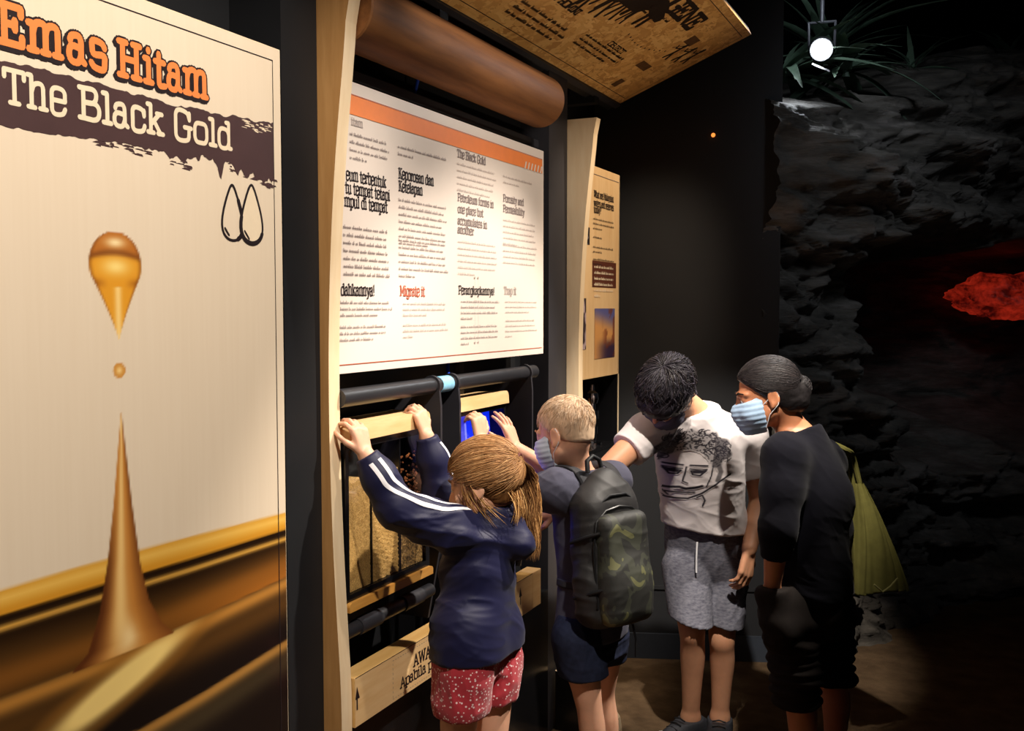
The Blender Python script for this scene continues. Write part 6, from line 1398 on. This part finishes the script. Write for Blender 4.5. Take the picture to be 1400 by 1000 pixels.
    for zq in (0.055, -0.105):
        MB().tube([Q_(-0.118, -0.02, zq - 0.02), Q_(-0.112, 0.045, zq), Q_(-0.088, 0.075, zq + 0.01)], 0.0055, 8).build('side_strap', M['black'], bp, smooth=True)
    MB().tube([Q_(-0.080, 0.050, 0.135), Q_(-0.03, 0.062, 0.165), Q_(0.03, 0.062, 0.165), Q_(0.085, 0.050, 0.135)], 0.004, 8).build('flap_seam', M['black'], bp, smooth=True)
    MB().tube([Q_(0.07, 0.075, 0.11), Q_(0.072, 0.084, 0.09), Q_(0.071, 0.086, 0.065)], 0.0035, 8).build('zip_pull', M['chrome'], bp, smooth=True)
    MB().tube([Q_(-0.028, -0.03, 0.228), Q_(-0.024, -0.035, 0.262), Q_(0.0, -0.037, 0.275), Q_(0.024, -0.035, 0.262), Q_(0.028, -0.03, 0.228)], 0.0075, 10).build('top_handle', M['black'], bp, smooth=True)
    MB().tube([Q_(0.03, 0.06, -0.215), Q_(0.034, 0.066, -0.26), Q_(0.032, 0.062, -0.31)], 0.0035, 8).build('hanging_cord', M['black'], bp, smooth=True)
    SN = mat('strap_webbing', rgb(50, 50, 54), 0.7, 0.3, var=0.1, vscale=60, bump=0.3, bscale=500)
    bv = bvh_of(bts)
    for q in 'LR':
        sg = -1 if q == 'L' else 1; cen_ = J['nk'] * 0.45 + J['sh' + q] * 0.55 - A_(0, 0, 0.06)
        strap('shoulder_strap', bv, cen_, -J['fw'], A_(0, 0, 1), J['lat'], np.linspace(0.0, 3.3, 34), 0.052, SN, bp)
        cen_ = J['che'] * 0.5 + J['pel'] * 0.5 + J['lat'] * sg * 0.03
        strap('lower_strap', bv, cen_, -J['fw'], A_(0, 0, 0) + J['lat'] * sg, J['fw'] * 0 + A_(0, 0, 1), np.linspace(0.3, 2.2, 22), 0.022, SN, bp, thick=0.004)
    return J
boy()

# ------------------------------------------------------------------ the man bending forward
def man():
    s = 1.0
    root = thing('person', 'dark-haired adult in a white printed t-shirt and grey shorts bending towards the children', 'person', (0.72, 3.95, 0.0))
    J = dict(s=s, hs=1.0, sw=0.158, hw=0.118, ws=0.95, ds=0.95)
    fw = A_(*(0.0011, -1, 0)); J['fw'] = unit(fw); J['lat'] = unit(np.cross(fw, [0, 0, 1]))   # right side = image left
    J['pel'] = A_(*(0.701, 3.637, 0.722)); J['che'] = A_(*(0.698, 3.525, 1.068)); J['nk'] = A_(*(0.71, 3.431, 1.253))
    J['head'] = A_(*(0.641, 3.293, 1.328)); J['HB'] = basis(A_(*(-0.3156, -0.3609, -0.8776)), A_(*(0.0452, -0.9136, 0.4041)))
    J['shR'] = A_(*(0.565, 3.315, 1.191)); J['shL'] = A_(*(0.85, 3.624, 1.166))
    J['elR'] = A_(*(0.464, 3.149, 1.065)); J['wrR'] = A_(*(0.367, 2.998, 0.965))
    J['elL'] = A_(*(0.883, 3.712, 0.917)); J['wrL'] = A_(*(0.877, 3.545, 0.761))
    J['hpR'] = A_(*(0.638, 3.582, 0.665)); J['hpL'] = A_(*(0.757, 3.681, 0.654)); J['knR'] = A_(*(0.684, 3.502, 0.454)); J['knL'] = A_(*(0.774, 3.585, 0.409))
    J['anR'] = A_(*(0.657, 3.597, 0.059)); J['anL'] = A_(*(0.757, 3.643, 0.048))
    for q in 'LR': J['an' + q][2] = 0.088
    J['toR'] = A_(*(-0.4068, -0.9135, 0)); J['toL'] = A_(*(0.1794, -0.9838, 0)); J['lr'] = 0.90; J['ar'] = 0.95
    J['handR'] = dict(d=A_(*(-0.9217, -0.3736, -0.1045)), n=A_(*(-0.319, 0.8011, -0.5064)), thumb=-1, L=0.165, rw=0, curl=(0.9, 1.1, 0.7), spread=0.04, tcurl=0.7)
    J['handL'] = dict(d=A_(*(-0.1007, -0.1556, -0.9827)), n=A_(*(-0.8724, 0.477, 0.1069)), thumb=-1, L=0.180, rw=0, curl=(0.35, 0.6, 0.4), spread=0.06, tcurl=0.5)
    blend_body(J, root, SKIN_T, 0.0055); eyes(J, root); mask(J, root, MASKG, LOOP)
    lo, hi = bounds(J, ['pel', 'che', 'nk', 'shL', 'shR', 'elL', 'elR'], 0.17); F = Field(lo, hi, 0.0045); torso(F, J, 0.013, 0.06, (0.012, 0.012, 0.012, 0.004, 0.0, 0.0, 0.0))
    for q in 'LR':
        a, b = J['sh' + q], J['el' + q]; t = 0.40 if q == 'R' else 0.55; F.cap(a, a + (b - a) * t, 0.068, 0.066, 0.035); F.cutnear(a + (b - a) * (t + 0.03), b - a, 0.105)
    hemn = unit(A_(0, 0, -1) + J['lat'] * 0.10); F.cut(A_(*(0.691, 3.638, 0.82)), hemn)
    F.cutnear(J['nk'] + A_(0, 0, 0.008) + J['fw'] * 0.075, unit(A_(0, 0, 0.9) + J['fw'] * 0.75), 0.115)
    # printed portrait: plain line drawing of a curly-haired face
    pc_ = A_(*(0.706, 3.374, 1.069)); pu = unit(A_(*(0.7935, 0.6086, 0))); pv = A_(0, 0, 1)
    g = 0.0026; G = 150; GA = np.zeros((G, G))
    yy_, xx_ = np.meshgrid(np.arange(G), np.arange(G), indexing='ij'); X = (xx_ - G / 2) / (G / 2); Y = (yy_ - G / 2) / (G / 2)
    def stroke(pts, w_, val=1.0):
        pts = np.array(pts, float)
        for a, b in zip(pts[:-1], pts[1:]):
            ba = b - a; t = np.clip(((X - a[0]) * ba[0] + (Y - a[1]) * ba[1]) / (ba @ ba + 1e-9), 0, 1); d = np.hypot(X - a[0] - t * ba[0], Y - a[1] - t * ba[1])
            np.maximum(GA, val * (1 - sstep(w_ * 0.6, w_ * 1.3, d)), out=GA)
    rr = random.Random(5)
    hx, hy = -0.02, 0.40
    el_ = np.hypot((X + 0.05) / 0.82, (Y - 0.36) / 0.50); face_ = np.hypot((X - 0.0) / 0.44, (Y + 0.18) / 0.56)
    curly = 0.5 + 0.5 * np.sin(26 * X + 5 * np.sin(17 * Y + 3 * X)) * np.sin(24 * Y + 4 * np.sin(19 * X))
    hm = (1 - sstep(0.92, 1.02, el_ + 0.06 * np.sin(14 * np.arctan2(Y - 0.36, X)))) * sstep(0.94, 1.04, face_)
    shade_ = np.where(X < -0.25, 0.88, np.where(X > 0.42, 0.85, 0.45))
    np.maximum(GA, hm * np.where(curly > 0.62, 0.95, shade_), out=GA)
    for _ in range(70):
        a = rr.uniform(0, 6.28); q = rr.uniform(0.45, 0.98); cx, cy = -0.05 + 0.8 * q * math.cos(a), 0.36 + 0.48 * q * math.sin(a)
        if np.hypot(cx / 0.44, (cy + 0.18) / 0.56) < 1.02: continue
        stroke([(cx + 0.07 * math.cos(t), cy + 0.055 * math.sin(t)) for t in np.linspace(a, a + 4.4, 8)], 0.012)
    stroke([(-0.42, 0.05), (-0.44, -0.2), (-0.36, -0.5), (-0.18, -0.72)], 0.014); stroke([(0.44, 0.0), (0.43, -0.2), (0.38, -0.45)], 0.014)
    for sg in (-1, 1):
        stroke([(0.06 * sg, 0.02), (0.34 * sg, 0.03)], 0.022); stroke([(0.06 * sg, -0.06), (0.34 * sg, -0.05)], 0.014)
        stroke([(0.08 * sg, -0.10), (0.33 * sg, -0.08), (0.24 * sg, -0.20), (0.12 * sg, -0.19), (0.08 * sg, -0.10)], 0.020); stroke([(0.14 * sg, -0.13), (0.26 * sg, -0.12)], 0.035)
    stroke([(0.0, -0.02), (-0.02, -0.36), (0.06, -0.40)], 0.016); stroke([(-0.26, -0.54), (-0.05, -0.50), (0.05, -0.53), (0.20, -0.49), (0.30, -0.44)], 0.032)
    stroke([(-0.34, -0.66), (-0.20, -0.78), (0.12, -0.76), (0.32, -0.62), (0.62, -0.30), (0.80, -0.16)], 0.022); stroke([(-0.22, -0.64), (0.06, -0.62), (0.2, -0.6)], 0.018)
    stroke([(0.26, -0.72), (0.34, -0.66), (0.40, -0.78), (0.38, -0.92)], 0.018); stroke([(0.52, 0.1), (0.60, -0.1), (0.56, -0.3)], 0.05, 0.8)
    fd = folds([unit(A_(*(0.4592, 0.2149, 0.8619))), unit(A_(*(-0.3283, -0.1536, 0.932)))], 0.0050, 46, 9, 1.2)
    ts = solid('t_shirt', F, mat('white_jersey', rgb(216, 208, 208), 0.85, 0.2, sheen=0.1, bump=0.1, bscale=800, var=0.02), root, None, fd, 2, 'white t-shirt with a line drawing of a curly-haired face')
    bv = bvh_of(ts); nn = np.cross(pu, pv); nn = nn * (1 if nn @ J['fw'] > 0 else -1); vs2, cs2, ok2 = [], [], []
    for i in range(G):
        for j in range(G):
            q = pc_ + pu * ((j / (G - 1) * 2 - 1) * 0.176) + pv * ((i / (G - 1) * 2 - 1) * 0.160) + nn * 0.25
            hit, nrm, _, _ = bv.ray_cast(Vector(q), Vector(-nn), 0.45)
            if hit is None or nrm.dot(Vector(nn)) < 0.1: vs2.append(q); ok2.append(False)
            else: vs2.append(np.array(hit + nrm * 0.0012)); ok2.append(True)
    ok2 = np.array(ok2); gi = np.arange(G * G).reshape(G, G); ink = GA.reshape(-1)
    Q = np.stack([gi[:-1, :-1], gi[:-1, 1:], gi[1:, 1:], gi[1:, :-1]], -1).reshape(-1, 4); Q = Q[ok2[Q].all(1) & (ink[Q].max(1) > 0.10)]
    us = np.unique(Q); rm = np.full(G * G, -1); rm[us] = np.arange(len(us))
    me = np_mesh('shirt_print', np.array(vs2)[us], rm[Q]); iv = ink[us][:, None]; vcol(me, lin((216, 208, 208)) * (1 - iv) + lin((44, 40, 48)) * iv)
    o_ = link('shirt_print', me, mat_vcol('screen_print_ink', 0.8, 0.2)); o_.parent = ts; o_['kind'] = 'stuff'
    # shorts
    F = Field(*bounds(J, ['pel', 'hpL', 'hpR', 'knL', 'knR'], 0.19), 0.005)
    torso(F, J, 0.010, 0.04)
    for q in 'LR': F.cap(J['hp' + q], J['kn' + q] + A_(0, 0, 0.0), 0.089, 0.079, 0.010)
    F.cut(A_(*(0.717, 3.541, 0.48)), unit(A_(0, 0, -1) + J['lat'] * 0.22)); F.cut(J['pel'] + A_(0, 0, 0.11), A_(0, 0, 1))
    GREY = mat('heather_grey_jersey', rgb(84, 84, 96), 0.9, 0.15, col2=rgb(124, 124, 134), vscale=60, stretch=(1, 1, 2.4), bump=0.2, bscale=600)
    solid('shorts', F, GREY, root, None, folds([J['lat'], unit(J['lat'] + A_(0, 0, 0.5))], 0.006, 52, 12, 1.0), 1)
    MB().tube([J['pel'] + J['fw'] * 0.142 + A_(0, 0, 0.06), J['pel'] + J['fw'] * 0.150 + A_(0, 0, 0.01), J['pel'] + J['fw'] * 0.150 - A_(0, 0, 0.05)], 0.0035, 8).build('drawstring', LOOP, root, smooth=True)
    shoes(J, root, tick=True)
    # hair: thick black mop seen from above
    B, c, hs = J['HB'], J['head'], J['hs']
    def fringe(F, P, B, s): F.ell(P(0, 0.060, 0.070), np.array((0.066, 0.040, 0.034)), B, 0.03)
    hair_cap(J, root, HAIR, HAIRCOL((30, 27, 32), 6), 0.018, [((0, 0.086, 0.030), (0, 0.80, -0.60)), ((0, -0.06, -0.060), (0, 0.15, -1))], 0.012, fringe)
    r = RNG; n = 2400; rad = np.array((0.074, 0.094, 0.080)) + 0.019; cen = np.array((0, -0.014, 0.036)); cr = unit(np.array((0.12, -0.42, 0.88)))
    d0 = cr + 0.60 * r.standard_normal((n, 3)); d0[:, 2] += 0.25; aw = d0 / np.linalg.norm(d0, axis=1, keepdims=True) - cr
    d1 = d0 / np.linalg.norm(d0, axis=1, keepdims=True) + aw / (np.linalg.norm(aw, axis=1, keepdims=True) + 1e-6) * r.uniform(0.5, 1.0, (n, 1)) + 0.10 * r.standard_normal((n, 3)) + 0.55 * np.sin(d0[:, :1] * 7 + d0[:, 1:2] * 5) * np.cross(cr, d0) + A_(0.25, 0.15, 0)
    d1[:, 2] = np.maximum(d1[:, 2], -0.35 + 0.62 * d1[:, 1])
    D = slerp_paths(d0, d1, 10); W = c + ((D * rad * (1.0 + 0.06 * np.sin(np.linspace(0, 3.0, 10))[None, :, None] * r.uniform(-0.3, 2.4, (n, 1, 1)))) + cen) @ B
    pal = lin(np.array([(26, 24, 29), (40, 36, 42), (54, 50, 58), (34, 28, 28)]))[r.integers(0, 4, n)]
    V, Q, C_ = strand_mesh(W, r.uniform(0.0007, 0.0016, n), pal, 4); me = np_mesh('hair_locks', V, Q); vcol(me, C_); o_ = link('hair_locks', me, HAIR); keep(o_, root); o_['kind'] = 'stuff'
    return J
man()

# ------------------------------------------------------------------ the woman in black
def woman():
    s = 0.95
    root = thing('person', 'adult in black long-sleeved top with low bun and blue face mask', 'person', (1.1, 3.3, 0.0))
    J = dict(s=s, hs=0.98, sw=0.145, hw=0.125, ws=0.95, ds=1.0)
    fw = A_(*(-0.9856, 0.1689, 0)); J['fw'] = unit(fw); J['lat'] = unit(np.cross(fw, [0, 0, 1]))
    J['pel'] = A_(*(1.115, 3.32, 0.69)); J['che'] = A_(*(1.113, 3.328, 1.012)); J['nk'] = A_(*(1.071, 3.31, 1.223))
    J['head'] = A_(*(0.985, 3.256, 1.344)); J['HB'] = basis(A_(*(-0.9211, -0.3196, -0.2222)), A_(*(-0.211, -0.0557, 0.9759)))
    J['shL'] = A_(*(1.059, 3.168, 1.16)); J['shR'] = A_(*(1.137, 3.478, 1.108))
    J['elL'] = A_(*(1.058, 3.088, 0.944)); J['wrL'] = A_(*(1.035, 3.133, 0.766))
    J['elR'] = A_(*(1.167, 3.576, 0.861)); J['wrR'] = A_(*(1.087, 3.597, 0.724))
    J['hpL'] = A_(*(1.073, 3.21, 0.659)); J['hpR'] = A_(*(1.162, 3.426, 0.611)); J['knL'] = A_(*(1.101, 3.198, 0.441)); J['knR'] = A_(*(1.176, 3.461, 0.375))
    J['anL'] = A_(*(1.119, 3.238, 0.056)); J['anR'] = A_(*(1.185, 3.51, 0.025))
    for q in 'LR': J['an' + q][2] = 0.085; J['to' + q] = J['fw']
    J['handL'] = dict(d=A_(*(0.0752, 0.2075, -0.9753)), n=A_(*(0.0693, 0.9976, 0)), thumb=1, L=0.160, rw=0, curl=(0.2, 0.4, 0.3), spread=0.05, tcurl=0.5)
    J['handR'] = dict(d=A_(*(-0.9251, -0.3198, -0.2049)), n=A_(*(0.2543, -0.5434, -0.8)), thumb=-1, L=0.165, rw=0, curl=(0.5, 0.8, 0.5), spread=0.05, tcurl=0.5)
    blend_body(J, root, SKIN_W, 0.0055); eyes(J, root, (40, 28, 22), (40, 32, 28)); mask(J, root, MASKB, LOOP)
    F = Field(*bounds(J, ['pel', 'che', 'nk', 'shL', 'shR', 'elL', 'elR', 'wrL', 'wrR'], 0.17), 0.0045); torso(F, J, 0.014, 0.07, (0.012, 0.012, 0.012, 0.004, 0.0, 0.0, 0.0)); F.cap(J['nk'] - J['fw'] * 0.02 - A_(0, 0, 0.075), J['che'] - J['fw'] * 0.05, 0.055, 0.075, 0.08)
    for q in 'LR':
        a, b, w_ = J['sh' + q], J['el' + q], J['wr' + q]; F.chain([a, a * 0.5 + b * 0.5, b, b + (w_ - b) * 0.40], [0.060, 0.056, 0.050, 0.046], 0.05); F.cutnear(b + (w_ - b) * 0.50, w_ - b, 0.075)
    F.cut(J['pel'] + A_(0, 0, 0.006), A_(0, 0, -1)); F.cutnear(J['nk'] + A_(0, 0, -0.016) + J['fw'] * 0.022, unit(A_(0, 0, 1) + J['fw'] * 0.45), 0.12)
    fd = folds([unit(A_(0.3, 0.2, 0.9)), unit(A_(*(0.5894, 0.2759, 0.7593)))], 0.0055, 52, 15, 1.2)
    solid('long_sleeved_top', F, mat('black_jersey', rgb(15, 15, 23), 0.9, 0.10, var=0.08, vscale=60, sheen=0.03, bump=0.12, bscale=700), root, None, fd, 2)
    F = Field(*bounds(J, ['pel', 'hpL', 'hpR', 'knL', 'knR'], 0.22), 0.005)
    torso(F, J, 0.008, 0.05); F.cap(J['pel'] - J['fw'] * 0.03, J['pel'] - A_(0, 0, 0.05) - J['fw'] * 0.03, 0.09, 0.11, 0.06); F.cut(J['pel'] + A_(0, 0, 0.06), A_(0, 0, 1))
    for q in 'LR':
        k_ = J['kn' + q]; a_ = J['an' + q]; F.chain([J['hp' + q], k_, k_ + (a_ - k_) * 0.48], [0.096, 0.074, 0.068], 0.03)
    F.cap(J['wrL'] + A_(0, 0, -0.045), J['wrL'] + A_(0, 0, -0.16) + J['fw'] * -0.03, 0.052, 0.058, 0.03); F.cutnear(J['wrL'] + A_(0, 0, -0.02), A_(0, 0, 1), 0.06)
    F.cut(A_(*(1.115, 3.289, 0.368)), A_(0, 0, -1))
    def wr(V):
        low = np.clip((0.62 - V[:, 2]) / 0.25, 0, 1); return low * 0.007 * np.sin(V[:, 2] * 190 + 3.0 * fbm(V * 9, 2, 4)) + 0.0035 * np.sin(V[:, 2] * 70 + 2.5 * fbm(V * 6, 2, 9))
    solid('cropped_trousers', F, mat('black_brown_denim', rgb(34, 29, 27), 0.85, 0.15, var=0.15, vscale=50, bump=0.2, bscale=500), root, None, wr, 1)
    shoes(J, root)
    B, c, hs = J['HB'], J['head'], J['hs']; P = lambda *p: loc(c, B, p, hs)
    def bun(F, P, B, s): F.ell(P(0, -0.118, 0.002), np.array((0.032, 0.028, 0.034)), B, 0.02); F.ell(P(0, -0.100, -0.035), np.array((0.042, 0.030, 0.04)), B, 0.03)
    hair_cap(J, root, HAIR, HAIRCOL((28, 25, 26), 5), 0.011, [((0, 0.066, 0.050), (0, 0.72, -0.70)), ((0, -0.06, -0.070), (0, 0.15, -1))], 0.012, bun)
    r = RNG; n = 1500; rad = np.array((0.074, 0.094, 0.080)) * hs + 0.0105; cen = np.array((0, -0.014, 0.036)); tie = unit(np.array((0, -0.92, -0.25)))
    th = r.uniform(-2.4, 2.4, n); ed = np.stack([np.sin(th) * 0.95, np.cos(th) * 0.75 + 0.12, 0.55 * np.cos(th) + 0.10 - 0.22 * np.abs(np.sin(th))], 1) + 0.08 * r.standard_normal((n, 3))
    D = slerp_paths(ed, tie + 0.12 * r.standard_normal((n, 3)), 12); W = c + ((D * rad * (1 + 0.02 * r.uniform(-0.3, 1, (n, 1, 1)))) + cen * hs) @ B
    pal = lin(np.array([(24, 22, 24), (36, 32, 34), (50, 44, 44)]))[r.integers(0, 3, n)]
    V, Q, C_ = strand_mesh(W, r.uniform(0.0006, 0.0013, n), pal, 4); me = np_mesh('hair_locks', V, Q); vcol(me, C_); o_ = link('hair_locks', me, HAIR); keep(o_, root); o_['kind'] = 'stuff'
    n = 260; a0 = r.standard_normal((n, 3)); a0 /= np.linalg.norm(a0, axis=1, keepdims=True); ax_ = np.cross(a0, r.standard_normal((n, 3)) * 0.35 + A_(0.2, 0.9, 0.3)); D = slerp_paths(a0, a0 * 0.15 + ax_, 9)
    W = c + (D * (np.array((0.032, 0.028, 0.034)) * hs + 0.0025) + np.array((0, -0.118, 0.002)) * hs) @ B
    pal = lin(np.array([(24, 22, 24), (36, 32, 34), (50, 44, 44)]))[r.integers(0, 3, n)]
    V, Q, C_ = strand_mesh(W, r.uniform(0.0007, 0.0014, n), pal, 4); me = np_mesh('hair_bun', V, Q); vcol(me, C_); o_ = link('hair_bun', me, HAIR); keep(o_, root); o_['kind'] = 'stuff'
    MB().lathe(P(-0.030, -0.104, 0.026), unit(-B[0] + 0.5 * B[2]), [(0, 0.010), (0.006, 0.010), (0.009, 0.006)], 14).build('hair_clip', M['chrome'], root, smooth=True)
    # ---- olive tote bag hanging behind her
    bg = thing('tote_bag', 'olive green cloth tote bag hanging behind the adult in black', 'bag', A_(*(1.313, 3.676, 0.652)))

    u_ = unit(A_(*(0.736, 0.6769, 0))); v_ = unit(np.cross(A_(0, 0, 1), u_)); ct_ = A_(*(1.232, 3.617, 1.018)); bt_ = A_(*(1.322, 3.657, 0.642))
    hgt = ct_[2] - bt_[2]; nv, na = 60, 96
    rows_ = []
    for i in range(nv):
        t = i / (nv - 1); ctr = ct_ * (1 - t) + bt_ * t; half = 0.018 + 0.094 * t ** 0.9; th_ = 0.022 + 0.040 * math.sin(math.pi * min(1, t * 0.85 + 0.05)) * (1 - 0.4 * t)
        a = np.linspace(0, 2 * np.pi, na, endpoint=False)
        fold = 0.016 * (1 - 0.5 * t) * (1 - np.abs(np.sin(a * 3.5 + 0.9 * t))) + 0.007 * (1 - np.abs(np.sin(a * 8 + 3 * t)))
        rows_.append(ctr + np.outer(np.sign(np.cos(a)) * np.abs(np.cos(a)) ** 0.8 * half, u_) + np.outer(np.sin(a) * th_ + fold, v_) + np.outer(-0.010 * np.cos(a * 2) * t ** 4 - 0.012 * np.abs(np.sin(a)) * (t > 0.97), [0, 0, 1]))
    R_ = np.array(rows_); V = np.vstack([R_.reshape(-1, 3), bt_[None] - A_(0, 0, 0.012)[None], ct_[None]]); gi = np.arange(nv * na).reshape(nv, na)
    Q = np.stack([gi[:-1], np.roll(gi[:-1], -1, 1), np.roll(gi[1:], -1, 1), gi[1:]], -1).reshape(-1, 4); cb, ctp = nv * na, nv * na + 1
    Q = np.vstack([Q, np.stack([gi[-1], np.roll(gi[-1], -1), np.full(na, cb), np.full(na, cb)], -1)])
    me = bpy.data.meshes.new('bag_body'); me.from_pydata(V.tolist(), [], [tuple(dict.fromkeys(q)) for q in Q.tolist()]); me.update(); me.polygons.foreach_set('use_smooth', np.ones(len(me.polygons), bool))
    OL = mat('olive_cotton', rgb(106, 102, 52), 0.85, 0.2, var=0.12, vscale=30, bump=0.25, bscale=300)
    keep(link('bag_body', me, OL), bg)
    for dx in (-0.4, 0.5):
        e = ct_ + u_ * dx * 0.03
        MB().tube([Vector(q) for q in chaikin([e - A_(0, 0, 0.02), e + A_(0, 0, 0.10) - u_ * 0.035, J['shR'] + A_(0, 0, 0.040) - J['fw'] * 0.085, J['shR'] + A_(0, 0, 0.072), J['shR'] + J['fw'] * 0.06 + A_(0, 0, 0.03)], 3)], 0.009, 8).build('strap', OL, bg, smooth=True)
    MB().tube([bt_ + u_ * q - v_ * 0.060 + A_(0, 0, z_) for q, z_ in ((-0.085, 0.04), (-0.05, 0.012), (-0.02, 0.028), (0.01, 0.055))], 0.003, 6).build('seam_piping', mat('pale_olive_piping', rgb(168, 162, 104), 0.8, 0.2, var=0.05), bg, smooth=True)
    return J
woman()
